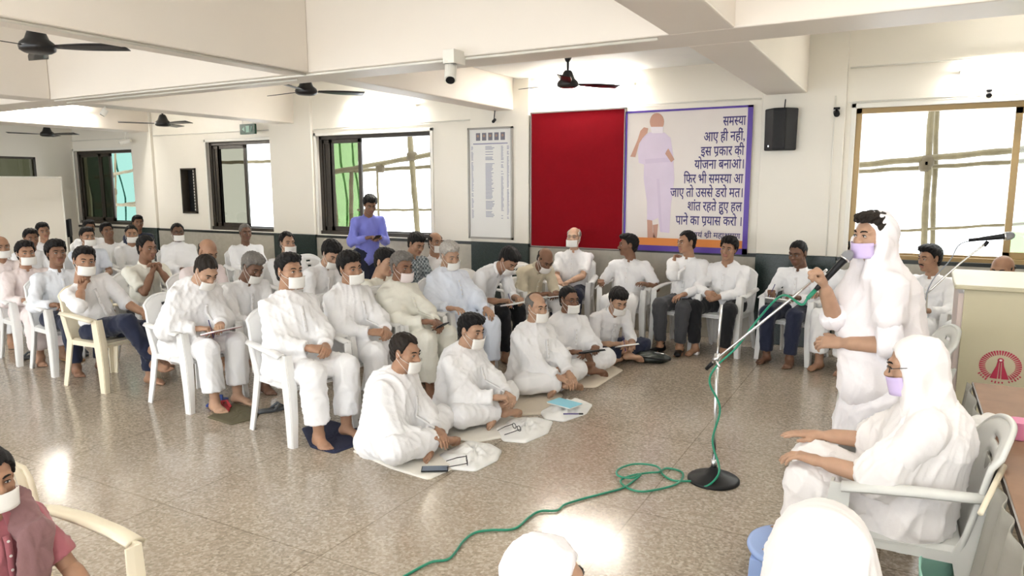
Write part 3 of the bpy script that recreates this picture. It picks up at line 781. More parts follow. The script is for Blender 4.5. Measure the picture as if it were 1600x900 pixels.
# ------------------------------------------------------------------ people: heads, hair, hands, feet (each in its own frame)
def head_prims(v):
    r = random.Random(v); w = 1 + r.uniform(-.05, .06); j = 1 + r.uniform(-.08, .12); nz = r.uniform(-.003, .004)
    P = [ell((0, -.014, .032), (.074 * w, .094, .086)), ell((0, .028, -.028), (.061 * w, .060, .078)), ell((0, .036, -.078), (.047 * j, .047, .036), k=.025),
         ell((0, .072, -.100), (.020, .018, .015), k=.025), cap((0, -.016, -.06), (0, -.036, -.19), .052 * j, .058 * j)]
    for s in (-1, 1):
        P += [ell((s * .042, .056, -.030), (.024, .022, .022), k=.025), cap((s * .012, .086, .024), (s * .048, .070, .024), .010, .009, k=.02)]
    P += [ell((s * .032, .104, .003), (.017, .021, .0125), k=.014, sub=True) for s in (-1, 1)]
    P += [cap((0, .082, .018), (0, .104 + nz, -.024), .0085, .0125, k=.016), ell((0, .108 + nz, -.029), (.013, .012, .011), k=.012)]
    for s in (-1, 1):
        P += [ell((s * .014, .096, -.032), (.010, .011, .009), k=.01), ell((s * .032, .079, .003), (.0135, .0125, .0125), k=.004)]
    P += [cap((-.020, .086, -.058), (.020, .086, -.058), .0075, .0075, k=.01, n=A(0, 1, 0), s=1.2), cap((-.017, .086, -.069), (.017, .086, -.069), .0080, .0080, k=.01)]
    P += [cap((-.03, .110, -.0635), (.03, .110, -.0635), .012, .012, k=.004, n=A(0, 0, 1), s=.22, sub=True)]
    for s in (-1, 1):
        Re = np.array(Matrix.Rotation(s * -.35, 3, 'Z') @ Matrix.Rotation(-.15, 3, 'X'))
        P += [ell((s * .076 * w, -.008, -.004), (.009, .021, .033), k=.010, R=Re), ell((s * .086 * w, -.002, .002), (.008, .010, .017), k=.006, R=Re, sub=True)]
    return P
_heads = {}
def head(v, h):
    key = (v, h)
    if key not in _heads:
        V, F = sdf_mesh(head_prims(v), h); V = smooth_mesh(V, F, 1, .3)
        c = V[F].mean(1)
        m = np.zeros(len(F), int)
        m[(np.abs(c[:, 0]) < .024) & (c[:, 1] > .080) & (c[:, 2] < -.050) & (c[:, 2] > -.077)] = 3
        _heads[key] = (V, F, m)
    return _heads[key]
def ball(c, r, n=10, sc=(1, 1, 1)):
    V = []; F = []
    for i in range(n + 1):
        th = math.pi * i / n
        for k in range(2 * n):
            a = math.pi * k / n; V.append((c[0] + r * sc[0] * math.sin(th) * math.cos(a), c[1] + r * sc[1] * math.sin(th) * math.sin(a), c[2] + r * sc[2] * math.cos(th)))
    for i in range(n):
        for k in range(2 * n):
            k2 = (k + 1) % (2 * n); F.append((i * 2 * n + k, (i + 1) * 2 * n + k, (i + 1) * 2 * n + k2, i * 2 * n + k2))
    return np.array(V), np.array(F)
def eyes_and_brows():
    out = []
    for s in (-1, 1):
        V, F = ball((s * .032, .0845, .002), .0095, 8, (1.25, .9, .72)); out.append((V, F, 1))
        V, F = ball((s * .032 + .001, .0905, .002), .0048, 8, (1, .8, 1.05)); out.append((V, F, 2))
        b = MB(); b.tube([(s * .012, .0965, .0225), (s * .024, .0955, .0285), (s * .038, .088, .029), (s * .052, .074, .022)], [.003, .0045, .0042, .002], 6, caps=False)
        V = b.V[0]; F = np.array([f for f in b.F]); out.append((V, F, 4))
        b = MB(); b.tube([(s * .018, .0905, .003), (s * .025, .0945, .0085), (s * .036, .0940, .0090), (s * .046, .085, .002)], [.0016, .0022, .0022, .0014], 5, caps=False)
        out.append((b.V[0], np.array(b.F), 4))
    return out
_EB = eyes_and_brows()
def hair_mesh(style, h, seed=0):
    r = random.Random(seed); thick = dict(full=.014, short=.008, thick=.019, bald=.006, recede=.012, rim=.009, bun=.014)[style]
    P = [ell((0, -.016, .034), (.075 + thick, .094 + thick, .086 + thick))]
    if style in ('full', 'thick'):
        P += [ell((.018, .030, .098), (.055, .055, .028), k=.03), ell((-.01, .04, .104), (.045, .045, .02), k=.03)]
    P += [ell((0, -.052, -.045), (.058, .050, .050), k=.03)]
    hl = dict(full=.070, short=.076, thick=.062, bald=.3, recede=.098, rim=.3, bun=.076)[style]
    def post(X, D):
        x, y, z = X[..., 0], X[..., 1], X[..., 2]
        low = np.interp(y, [-.2, -.06, -.022, .012, .030, .052, .2], [-.088, -.080, -.030, -.030, .030, hl, hl + .02])
        if style == 'recede': low = low - .028 * np.exp(-(x / .022) ** 2) * (y > .03)
        wob = .003 * np.sin(x * 190 + 1) + .003 * np.sin(z * 170 + y * 120)
        D = np.maximum(D + wob * .6, (low - z + wob) * .8)
        if style in ('bald', 'rim'):
            d = np.sqrt((x / .088) ** 2 + ((y - .035) / .118) ** 2 + ((z - .112) / .072) ** 2) - 1
            D = np.maximum(D, -d * .06)
            if style == 'bald': D = np.maximum(D, (z - .035) * .8)
        # keep the ears clear
        e = np.sqrt(((y + .004) / .026) ** 2 + ((z + .004) / .036) ** 2) - 1
        D = np.maximum(D, -np.maximum(e * .025, .066 - np.abs(x)))
        return D
    V, F = sdf_mesh(P, h, post)
    return V, F
_hair = {}
def hand_mesh(pose, h):
    """right hand and forearm; wrist at the origin, fingers +Y, palm -Z, thumb -X, elbow at (0,-L,0)"""
    cur = dict(flat=(.10, .15, .10), relaxed=(.35, .45, .30), curl=(.85, 1.0, .6), fist=(1.25, 1.45, .9), pen=(.95, .75, .45))[pose]
    P = [cap((0, .002, 0), (0, -.235, .004), .0255, .037, k=.02, n=A(0, 0, 1), s=.86), cap((.004, -.07, .004), (.0, -.2, .002), .030, .039, k=.03)]
    for i, x in enumerate((-.028, -.010, .009, .027)):
        P.append(cap((x * .55, .008, 0), (x, .078 - .004 * abs(i - 1.2), 0), .0155, .0115, k=.018))
    lens = [(.040, .026, .020), (.045, .029, .021), (.042, .027, .020), (.033, .021, .018)]
    for i, (x, ls) in enumerate(zip((-.029, -.0095, .0095, .0275), lens)):
        p = A(x, .080 - .005 * abs(i - 1.2), 0); a = 0.; fan = (i - 1.5) * (.05 if pose in ('flat', 'relaxed') else -.03)
        rr = (.0092, .0083, .0075, .0066) if i < 3 else (.0082, .0074, .0066, .0058)
        for j in range(3):
            a += cur[j] * (1 + .12 * (i - 1)) if pose != 'flat' else cur[j]
            q = p + ls[j] * A(math.sin(fan) * math.cos(a), math.cos(fan) * math.cos(a), -math.sin(a))
            P.append(cap(p, q, rr[j], rr[j + 1], k=.006)); p = q
    if pose in ('flat', 'relaxed'): T = [(-.018, .018, -.006), (-.044, .045, -.012), (-.056, .074, -.016), (-.060, .098, -.020)]
    else: T = [(-.016, .020, -.008), (-.036, .048, -.026), (-.030, .076, -.042), (-.012, .094, -.050)]
    for a, b, ra, rb in zip(T, T[1:], (.0155, .0115, .0095), (.0115, .0095, .0078)): P.append(cap(a, b, ra, rb, k=.010))
    V, F = sdf_mesh(P, h); return V, F
def foot_mesh(h):
    """right foot; ankle at the origin, toes +Y, sole at z=-.075, big toe on -X"""
    P = [cap((0, -.005, -.01), (0, -.012, .13), .036, .042, k=.03), ell((0, -.040, -.042), (.030, .034, .032), k=.03), cap((0, -.01, -.03), (-.006, .095, -.052), .035, .026, k=.03, n=A(0, 0, 1), s=.85),
         cap((.018, -.02, -.055), (.024, .09, -.060), .020, .016, k=.03), cap((-.022, .09, -.060), (.030, .075, -.062), .016, .013, k=.02)]
    for i, (x, y, l, r) in enumerate(((-.030, .112, .042, .0125), (-.010, .118, .030, .0088), (.006, .113, .027, .0082), (.020, .104, .024, .0078), (.033, .092, .022, .0075))):
        P.append(cap((x, y - .01, -.060), (x + .001, y + l * .55, -.0655), r, r * .95, k=.006)); P.append(ell((x + .001, y + l * .75, -.067), (r, r * 1.1, r * .85), k=.005))
    for s in (-1, 1): P.append(ell((s * .034, -.008, -.002), (.010, .013, .014), k=.015))
    return sdf_mesh(P, h)
_parts = {}
def cached(kind, *a):
    key = (kind,) + a
    if key not in _parts: _parts[key] = dict(hand=hand_mesh, foot=foot_mesh, hair=hair_mesh)[kind](*a)
    return _parts[key]
def RX(a): return np.array(Matrix.Rotation(a, 3, 'X'))
def RY(a): return np.array(Matrix.Rotation(a, 3, 'Y'))
def RZ(a): return np.array(Matrix.Rotation(a, 3, 'Z'))
def ik(S, W, l1, l2, pole):
    d = W - S; L = np.linalg.norm(d); u = d / L
    L = min(L, (l1 + l2) * .995); L = max(L, abs(l1 - l2) + .02); W = S + u * L
    x = (l1 * l1 - l2 * l2 + L * L) / (2 * L); y = math.sqrt(max(l1 * l1 - x * x, 0))
    p = pole - u * (pole @ u); p = unit(p)
    return S + u * x + p * y, W
rad = math.radians

# ------------------------------------------------------------------ people: skeleton
def skeleton(pose, tr, q):
    """joints in the person's own frame: facing +Y, root on the floor under the seat"""
    J = {}
    base = q.get('base', 0.)
    if pose == 'chair': hz, hy = .505 + base, -.08
    elif pose == 'floor': hz, hy = .10 + base, -.02
    else: hz, hy = .88 * q.get('legs', 1.) + base, 0.
    Pv = A(0, hy, hz); lean, sl, side, tw = rad(q.get('lean', -6)), rad(q.get('slump', 10)), rad(q.get('side', 0)), rad(q.get('twist', 0))
    def up(a): return unit(A(math.sin(side), math.sin(a), math.cos(a)))
    u1, u2, u3 = up(lean), up(lean + sl * .5), up(lean + sl)
    J['P'] = Pv; J['Wst'] = Pv + .17 * tr * u1; J['C'] = J['Wst'] + .18 * tr * u2; J['N'] = J['C'] + .165 * tr * u3
    right = RZ(tw) @ A(math.cos(side), 0, -math.sin(side)); front = unit(np.cross(u3, right)); J['right'], J['front'], J['u'] = right, front, u3
    shw = q.get('shw', .178)
    for s, n in ((1, 'R'), (-1, 'L')):
        J['S' + n] = J['N'] - .078 * tr * u3 + s * shw * right + front * .012 + q.get('shrug', 0.) * u3
    hyaw, hp, hr = rad(q.get('yaw', 0)) + tw, rad(q.get('pitch', 5)), rad(q.get('roll', 0))
    Rh = RZ(hyaw) @ RX(-hp) @ RY(hr)
    nk = unit(u3 * .8 + Rh @ A(0, 0, 1) * .6 + front * .12); J['Nk'] = J['N'] + nk * .075
    J['H'] = J['N'] + nk * .098 + Rh @ A(0, .022, .078); J['Rh'] = Rh
    # legs
    for s, n in ((1, 'R'), (-1, 'L')):
        J['Hp' + n] = Pv + A(s * .085, 0, -.01)
    if pose == 'chair':
        kx = q.get('knees', .13); fy = q.get('feet', .02)
        for s, n in ((1, 'R'), (-1, 'L')):
            J['K' + n] = A(s * kx, hy + .43, q.get('kz', .505) + base * .6); J['A' + n] = A(s * (kx * .85 + q.get('splay', 0)), hy + .43 + fy, q.get('footz', 0.) + .08)
            J['Fd' + n] = RZ(-s * rad(12)) @ A(0, 1, 0)
        if q.get('cross') == 'R':    # right ankle over the left knee side
            J['KR'] = A(.06, hy + .42, .60); J['AR'] = A(-.10, hy + .54, .22); J['FdR'] = unit(A(-.2, .9, -.12))
        if q.get('cross') == 'L':
            J['KL'] = A(-.06, hy + .42, .60); J['AL'] = A(.10, hy + .62, .33); J['FdL'] = unit(A(.25, .85, -.25))
    elif pose == 'floor':
        for s, n in ((1, 'R'), (-1, 'L')):
            J['K' + n] = A(s * .33, hy + .26, .14 + base); J['A' + n] = A(-s * .06, hy + .34 + (.05 if s > 0 else -.02), .075 + base + (.03 if s > 0 else 0)); J['Fd' + n] = unit(A(-s * .9, .25, -.1))
    else:
        for s, n in ((1, 'R'), (-1, 'L')):
            J['K' + n] = A(s * .09, .02, .47 * q.get('legs', 1.) + base); J['A' + n] = A(s * .09, -.02, .08 + base); J['Fd' + n] = RZ(-s * rad(10)) @ A(0, 1, 0)
    # arms
    poses = dict(chair=((.08, .27, .64), (-.08, .27, .64)), floor=((.12, .30, .22), (-.12, .30, .22)), stand=((.26, .05, .80), (-.26, .05, .80)))[pose]
    for (s, n), dflt in zip(((1, 'R'), (-1, 'L')), poses):
        W = q.get('h' + n, dflt); W = np.asarray(W, float)
        if q.get('rel', '') and n in q['rel']: W = J['H'] + Rh @ W
        pole = np.asarray(q.get('pole' + n, (s * .55, -.45, -.8)), float)
        J['E' + n], J['Wr' + n] = ik(J['S' + n], W, .285, .245, pole)
        if np.isscalar(dflt): pass
    return J
def solve_trunk(pose, q, Y, u, v, scl=1.):
    """trunk length that puts the head on its ray at depth Y (kept within human bounds)"""
    lo, hi = .83, 1.14; target = on_y(u, v, Y)[2] / scl
    if Y is None: return q.get('tr', 1.)
    f = lambda t: skeleton(pose, t, q)['H'][2] - target
    for _ in range(24):
        m = (lo + hi) / 2
        if f(m) > 0: hi = m
        else: lo = m
    return (lo + hi) / 2

def oriented(V, o, y, z):
    y = unit(y); z = np.asarray(z, float); z = unit(z - y * (z @ y)); x = np.cross(y, z)
    return V @ np.stack([x, y, z], 0) + o

REPORT = []
PEOPLE = []
def person(label, uv, face, pose='chair', Y=None, skin='mid', hair='full', hc='black', mask='maskw', top='kurta', tc='white', sleeve='full', bottom='pajama', bc='white',
           glasses=False, fat=1.0, hv=0, palmR=None, palmL=None, handR='relaxed', handL='relaxed', lod=None, chair='white_plastic', chair_label=None, chair_rot=0, wide=0., veil=None, collar=True,
           feet=True, root=None, stache=False, seed=None, hscale=1.0, chair_shift=0., kgroup=None, scl=1., **q):
    seed = seed if seed is not None else len(PEOPLE) + 11
    if root is None:
        tr = solve_trunk(pose, q, Y, *uv, scl) if Y is not None else q.get('tr', 1.)
    else: tr = q.get('tr', 1.)
    J = skeleton(pose, tr, q); a = rad(face - 90); Rz = RZ(a)
    if root is None:
        hw = on_z(uv[0], uv[1], J['H'][2] * scl); r = hw - Rz @ J['H'] * scl; loc = (r[0], r[1], 0)
    else: loc = (root[0], root[1], 0)
    dist = math.hypot(loc[0], loc[1])
    h = lod or (.010 if dist < 4.2 else .012 if dist < 7 else .015 if dist < 9.5 else .018)
    hh = .0042 if dist < 6.2 else .0052 if dist < 9 else .0065
    t = thing('person', label, 'person', loc, a, kgroup); t.scale = (scl,) * 3; PEOPLE.append(t)
    REPORT.append((label[:40], round(tr, 3), [round(float(x), 2) for x in loc[:2]], round(float(J['H'][2]), 2)))
    n = J['front']; P, W_, C, N = J['P'], J['Wst'], J['C'], J['N']
    # ---- body
    B = [cap(P, W_, .115, .105, n=n, s=.75), cap(W_, C, .105, .13, n=n, s=.75), cap(C, N - .05 * J['u'], .125, .07, n=n, s=.7), cap(N - .04 * J['u'], J['Nk'], .055, .052), cap(J['SL'], J['SR'], .045, .045, n=n, s=.8)]
    for s in 'RL':
        B += [cap(J['S' + s], J['E' + s], .045, .039), cap(J['Hp' + s], J['K' + s], .072, .048), cap(J['K' + s], J['A' + s] + A(0, 0, .03), .047, .034)]
    V, F = sdf_mesh(B, max(h, .013)); VV, FF, MM, off = [V], [F], [np.zeros(len(F), int)], len(V)
    def put(V, F, m):
        nonlocal off
        VV.append(V); FF.append(F + off); MM.append(np.full(len(F), m) if np.isscalar(m) else m); off += len(V)
    hV, hF, hM = head(hv % 6, hh); Rh, H = J['Rh'], J['H']; HS = hscale
    place = lambda V: (V * HS) @ Rh.T + H
    put(place(hV), hF, hM)
    for V, F, m in _EB: put(place(V), F, m)
    for s, hp, palm in (('R', handR, palmR), ('L', handL, palmL)):
        V, F = cached('hand', hp, .0036 if dist < 5 else .0045 if dist < 8 else .006)
        if s == 'L': V = V * (-1, 1, 1); F = F[:, ::-1]
        pl = A(0, 0, -1) if palm is None else np.asarray(palm, float)
        put(oriented(V, J['Wr' + s], J['Wr' + s] - J['E' + s], -pl), F, 0)
    if feet:
        for s in 'RL':
            V, F = cached('foot', .0045 if dist < 6 else .006)
            if s == 'L': V = V * (-1, 1, 1); F = F[:, ::-1]
            fd = J['Fd' + s]; sh = unit(J['K' + s] - J['A' + s])
            zax = A(0, 0, 1) if pose != 'floor' and q.get('cross') != s else (sh if pose != 'floor' else unit(A(0, -.75, .55)))
            put(oriented(V, J['A' + s], fd, zax), F, 0)
    make_mesh('body', np.concatenate(VV), np.concatenate(FF), [SKIN[skin], SCL, IRI, LIP[skin], HAIR['black' if hc != 'white' else 'grey']], t, True, mi=np.concatenate(MM))
    if q.get('shoes'):
        for s in 'RL':
            V, F = sdf_mesh([cap((0, -.035, -.045), (0, .13, -.052), .044, .038, k=.02, n=A(0, 0, 1), s=.75), cap((0, -.03, -.03), (0, -.015, .02), .040, .046, k=.03, cut='b')], .006)
            put_o = oriented(V, J['A' + s], J['Fd' + s], A(0, 0, 1)); make_mesh('shoe', put_o, F, M['black'], t, True)
    # ---- hair
    if hair:
        V, F = cached('hair', hair, hh, 0); make_mesh('hair', place(V), F, HAIR[hc], t, True)
    if stache:
        b = MB(); b.tube([(-.027, .092, -.058), (-.014, .101, -.048), (0, .104, -.046), (.014, .101, -.048), (.027, .092, -.058)], [.003, .006, .006, .006, .003], 6); b.V[0] = place(b.V[0]); b.build('moustache', HAIR[hc], t, smooth=True)
    # ---- mouth cloth with its cord
    if mask:
        mw, z0, z1 = q.get('mw', .070), -.118, -.036; G = []
        for i in range(15):
            u = i / 14 * 2 - 1; row = []
            for j in range(6):
                vv = j / 5; x = u * mw; yb = .117 - q.get('mc', .020) * u * u - .010 * u ** 4 - .004 * (1 - vv)
                row.append((x, yb, z0 + (z1 - z0) * vv + .004 * u * u))
            G.append(row)
        b = MB(); b.sheet(G, .004)
        for s in (-1, 1):
            for zz in (-.045, -.108): b.tube([(s * mw, .107 - q.get('mc', .020), zz), (s * .080, .025, zz * .55), (s * .083, -.012, .012 if zz > -.08 else -.03)], .0016, 5)
        b.V = [place(v) for v in b.V]; b.build('mouth_cloth', CLO[mask], t, smooth=True)
    if glasses:
        b = MB()
        for s in (-1, 1):
            b.tube([(s * .033 + .022 * math.cos(k * math.pi / 8), .1035 - .006 * abs(math.cos(k * math.pi / 8)) , .001 + .016 * math.sin(k * math.pi / 8)) for k in range(16)], .0017, 5, closed=True)
            b.tube([(s * .055, .096, .006), (s * .079, .04, .008), (s * .081, -.01, .006)], .0017, 5)
        b.tube([(-.011, .105, .004), (.011, .105, .004)], .0017, 5); b.V = [place(v) for v in b.V]; b.build('spectacles', SPEC, t, smooth=True)
    # ---- upper garment
    if top:
        f = fat; u3 = J['u']
        G = [cap(P, W_, .154 * f, .146 * f, n=n, s=.78 + .1 * (f - 1)), cap(W_, C, .146 * f, .156 * f, n=n, s=.74), cap(C, N - .085 * u3, .156 * f, .092, n=n, s=.70), cap(N - .058 * u3, J['SR'], .066, .058, k=.035), cap(N - .058 * u3, J['SL'], .066, .058, k=.035)]
        if f > 1.03: G.append(ell(W_ + n * .05 * f, (.13 * f, .10 * f, .14), k=.06))
        if collar: G.append(cap(N - .03 * u3, N + .022 * u3 - n * .004, .062, .057, k=.014, cut='b'))
        G.append(cap(J['N'] + n * .070 + u3 * .012, C + n * .15 + u3 * .06, .030, .004, k=.012, sub=True)) if q.get('vneck', True) else None
        G.append(cap(N + .0 * u3 + n * .004, N + .08 * u3 + n * .01, .050, .054, k=.006, sub=True)) if collar else None
        G = [g for g in G if g]
        for s in 'RL':
            S_, E_, Wr = J['S' + s], J['E' + s], J['Wr' + s]; fu = 1.06 if sleeve == 'full' else 1.0
            if sleeve == 'short': e = S_ + (E_ - S_) * .80; G.append(cap(S_, e, .060, .066, k=.03, cut='b'))
            elif sleeve == 'half': G.append(cap(S_, E_, .060, .062, k=.03)); G.append(cap(E_, E_ + (Wr - E_) * .14, .060, .060 + wide * .1, k=.02, cut='b'))
            else:
                e = E_ + (Wr - E_) * (.90 if sleeve == 'full' else .45)
                G.append(cap(S_, E_, .061, .060, k=.03)); G.append(cap(E_, e, .060, (.046 if sleeve == 'full' else .056) + wide * .12, k=.02, cut='b'))
        if wide:
            for s in 'RL':
                G.append(cap(N - .1 * u3, J['E' + s] + A(0, 0, .02), .10, .075 + wide * .2, k=.08)); G.append(cap(C, J['Hp' + s] + A(0, .02, 0), .15, .17, k=.08))
        if top == 'kurta' and pose == 'chair':
            for s, sg in (('R', 1), ('L', -1)):
                Hp, K = J['Hp' + s], J['K' + s]; e = Hp + (K - Hp) * .86; G.append(cap(Hp, e, .100, .088, k=.05))
                G.append(cap(Hp + A(sg * .075, .02, -.05), Hp + A(sg * .085, .26, -.07), .040, .036, k=.06))
            G.append(cap((J['HpR'] + J['HpL']) / 2 + A(0, .05, .0), (J['KR'] + J['KL']) / 2 + A(0, -.08, .0), .085, .07, k=.06))
        elif top == 'kurta' and pose == 'floor':
            for s in 'RL':
                Hp, K = J['Hp' + s], J['K' + s]; G.append(cap(Hp, Hp + (K - Hp) * .80, .115, .09, k=.06))
            G.append(ell(P + A(0, .12, -.01), (.20, .17, .075), k=.06)); G.append(ell(P + A(0, -.05, -.03), (.19, .15, .095), k=.06))
        elif top == 'kurta' and pose == 'stand':
            G.append(cap(P, A(0, 0, q.get('hem', .42) + q.get('base', 0)), .165, q.get('hemr', .20), k=.05, n=A(0, 1, 0), s=.8, cut='b'))
        else: G.append(cap(P + A(0, 0, -.03), W_, .165 * f, .15 * f, n=n, s=.82))
        V, F = sdf_mesh(G, h); V = smooth_mesh(V, F, 1, .4); V = crease(V, F, seed, q.get('crease', .0075), 24)
        gar = make_mesh('kurta' if top == 'kurta' else 'shirt', V, F, CLO[tc], t, True)
        if dist < 9 and not veil:
            fV = V; rt = J['right']; shirt = top == 'shirt'
            b = MB(); ring = []
            for i in range(25):
                a_ = rad(14 + (332) * i / 24); fr = max(0, math.cos(a_)) ** 2; row = []
                for j, (rr_, zz) in enumerate(((.056, .030), (.060, .026), (.072, -.004 - .030 * fr)) if shirt else ((.058, -.01), (.059, .008), (.058, .024))):
                    row.append(N + (math.sin(a_) * rt + math.cos(a_) * n * 1.0) * (rr_ + (.012 * fr if j == 2 and shirt else 0)) + (zz - .018 * math.cos(a_)) * u3)
                ring.append(row)
            b.sheet(ring, .004); b.build('collar', CLO[tc], gar, smooth=True)
            line = []; ax = unit(W_ - N); Ltot = np.linalg.norm(W_ - N) * (1.0 if shirt else .75)
            rel = fV - N; lat = rel @ rt; al = rel @ ax; fr_ = rel @ n
            for i in range(14):
                tt = .07 + (Ltot - .07) * i / 13; m_ = (np.abs(lat) < .02) & (np.abs(al - tt) < .018) & (fr_ > 0)
                if m_.any(): line.append(N + ax * tt + n * (fr_[m_].max() + .003))
            if len(line) > 4:
                b = MB(); b.sheet([[p_ + rt * x_ for x_ in (-.014, 0, .014)] for p_ in line], .003); plk = b.build('placket', CLO[tc], gar, smooth=True)
                for i in range(1, len(line) - 1, 3):
                    b = MB(); Rb = np.stack([rt, np.cross(n, rt), n], 1); b.lathe([(.0, 0), (.006, 0), (.006, .004), (.0, .004)], 8, c=line[i] + n * .002, R=Rb); b.build('button', BUT, gar)
    # ---- lower garment
    if bottom:
        r0, r1, r2 = (.098, .080, .062) if bottom == 'trousers' else (.100, .092, .086)
        G = [cap(J['HpR'], J['HpL'], .12, .12, k=.04, n=A(0, 0, 1), s=.9)]
        for s in 'RL':
            Hp, K, An = J['Hp' + s], J['K' + s], J['A' + s]; e = An + (K - An) * (.10 if bottom == 'trousers' else .20)
            if pose == 'floor': e = An + (K - An) * .22
            G.append(cap(Hp, K, r0, r1, k=.03)); G.append(cap(K, e, r1, r2, k=.02, cut='b'))
        V, F = sdf_mesh(G, h); V = smooth_mesh(V, F, 1, .4); V = crease(V, F, seed + 50, .0065, 24, .3)
        make_mesh('trousers' if bottom == 'trousers' else 'pajama', V, F, CLO[bc], t, True)
    # ---- head veil falling over the shoulders
    if veil:
        hf = Rh @ A(0, 1, 0); hu = Rh @ A(0, 0, 1); hr_ = Rh @ A(1, 0, 0)
        at = lambda x, y, z: H + (Rh @ A(x, y, z)) * HS
        G = [ell(at(0, -.022, .030), (.085, .110, .102), k=.03, R=Rh), cap(at(0, -.045, -.01), N - n * .03 - .02 * J['u'], .078, .084, k=.05), cap(N - n * .02 - .06 * J['u'], C - n * .05, .105, .14, k=.05, n=n, s=.7)]
        for s in 'RL': G.append(cap(J['N'] - n * .02 - .05 * J['u'], J['S' + s], .080, .076, k=.04)); G.append(cap(J['S' + s], J['S' + s] * .5 + J['E' + s] * .5, .074, .078, k=.05))
        G.append(cap(at(.07, .01, -.05), N + n * .06 + J['right'] * .07 - .03 * J['u'], .045, .05, k=.04)); G.append(cap(at(-.07, .01, -.05), N + n * .06 - J['right'] * .07 - .03 * J['u'], .045, .05, k=.04))
        G += [ell(at(0, .150, -.020), (.125, .112, .118), k=.015, R=Rh, sub=True)]
        for p in q.get('veil_extra', ()): G.append(p(J))
        V, F = sdf_mesh(G, min(h, .011)); V = smooth_mesh(V, F, 1, .4); V = crease(V, F, seed + 90, .0055, 20)
        make_mesh('veil', V, F, CLO[veil], t, True)
    # ---- the chair under a sitter
    if pose == 'chair' and chair:
        cl = chair_label or ('plastic armchair under the ' + label)
        fx = RZ(rad(face + chair_rot - 90)) @ A(0, -chair_shift, 0)
        c = chair_at(loc[0] + fx[0], loc[1] + fx[1], face + chair_rot, cl, chair)
    return t, J, Rz, np.array(loc)
# ------------------------------------------------------------------ people on the floor, front left to back right
FL = dict(pose='floor', bottom='pajama')
f1 = person('floor sitter nearest the camera, man in wide white kurta with mouth cloth', (633, 549), 8, Y=3.72, hair='recede', hc='dark', wide=.16, yaw=-6, pitch=10, hv=1, hR=(.10, .33, .16), hL=(-.02, .36, .16), slump=18, lean=4, **FL)
f2 = person('second floor sitter from the camera, thick black hair, white kurta and mouth cloth', (736, 515), -2, Y=4.5, skin='tan', hair='full', wide=.12, yaw=-6, pitch=12, hv=2, hR=(.10, .40, .24), hL=(-.02, .42, .23), handR='curl', handL='curl', slump=14, lean=2, **FL)
f3 = person('balding man seated on the floor in white kurta beside a light blue booklet', (838, 480), -18, Y=5.5, skin='tan', hair='rim', hc='grey', wide=.14, yaw=-4, pitch=5, hv=3, hR=(.06, .38, .17), hL=(-.08, .38, .17), slump=8, lean=0, fat=1.1, **FL)
f4 = person('man with spectacles and mouth cloth seated on the floor holding a dark folder', (889, 468), -30, Y=6.1, skin='dark', hair='short', glasses=True, wide=.06, yaw=0, pitch=5, hv=4, hR=(.16, .36, .28), hL=(-.08, .38, .30), handR='curl', handL='curl', slump=8, lean=2, **FL)
f5 = person('young man on the floor in white shirt and navy trousers writing with head bowed', (966, 470), -35, pose='floor', Y=6.7, skin='tan', hair='thick', top='shirt', bottom='trousers', bc='navy', sleeve='threeq', yaw=-8, pitch=28, hv=5, hR=(.10, .36, .22), hL=(-.10, .36, .20), handR='pen', handL='curl', slump=30, lean=8, mask='maskw')

# ------------------------------------------------------------------ front row of chairs
c5 = person('man in white kurta and mouth cloth on the chair over the navy mat', (452, 421), -11, Y=3.72, skin='mid', hair='full', hv=0, pitch=2, yaw=4, hR=(.06, .22, .66), hL=(-.05, .25, .66), handR='curl', handL='curl', palmR=(-.6, 0, -.8), palmL=(.6, 0, -.8), wide=.05, mask='maskw', lean=-10, slump=10, knees=.14, chair_label='white plastic armchair in the front row standing over the navy mat')
c4 = person('man in white robe and mouth cloth bent over an open notebook on his lap', (322, 420), -2, Y=3.80, skin='tan', hair='short', hc='dark', hv=1, pitch=38, yaw=-4, hR=(.12, .24, .66), hL=(-.02, .32, .68), handR='pen', handL='curl', wide=.10, lean=2, slump=34, bc='white', chair_label='white plastic armchair under the man bent over an open notebook')
c1 = person('man with chin on hand and legs crossed on a cream chair, navy trousers', (132, 404), 4, Y=3.66, skin='mid', hair='full', top='shirt', tc='white', sleeve='half', bottom='trousers', bc='navy', hv=2, pitch=4, yaw=-20, side=16, roll=-6, rel='R', hR=(.04, .11, -.225), hL=(-.18, .26, .63), poleR=(.7, -.5, -.8), handR='fist', palmR=(0, 0, 1), cross='R', lean=-8, slump=14, chair='cream_plastic', chair_label='cream plastic armchair under the man with crossed legs')
c2 = person('man in pale lavender shirt without mouth cloth, left of the cream chair', (88, 391), -6, Y=3.95, skin='dark', hair='thick', mask=None, top='shirt', tc='stripe', bottom='trousers', bc='navy', hv=3, pitch=0, yaw=-4, hR=(.20, .22, .68), hL=(-.05, .26, .64), handR='curl', lean=-10, slump=8, stache=False, chair_label='white plastic armchair under the man in the lavender shirt')
c3 = person('man in pale pink shirt with mouth cloth near the left edge', (40, 391), -8, Y=4.05, skin='mid', hair='full', top='kurta', tc='pink', hv=4, pitch=2, yaw=-2, hR=(.16, .28, .66), hL=(-.02, .30, .64), handR='curl', lean=-8, slump=10, bc='pink', chair_label='white plastic armchair at the left under the man in the pale pink shirt')
c6 = person('man in white kurta leaning forward, dark hair, right behind the man over the navy mat', (547, 416), -6, Y=4.35, skin='mid', hair='thick', hv=5, pitch=8, yaw=-8, hR=(.10, .30, .66), hL=(-.02, .33, .66), handR='curl', handL='curl', palmR=(-.6, 0, -.8), palmL=(.6, 0, -.8), roll=8, lean=-6, slump=16, wide=.04, chair_label='white plastic armchair behind the man sitting nearest on the floor')
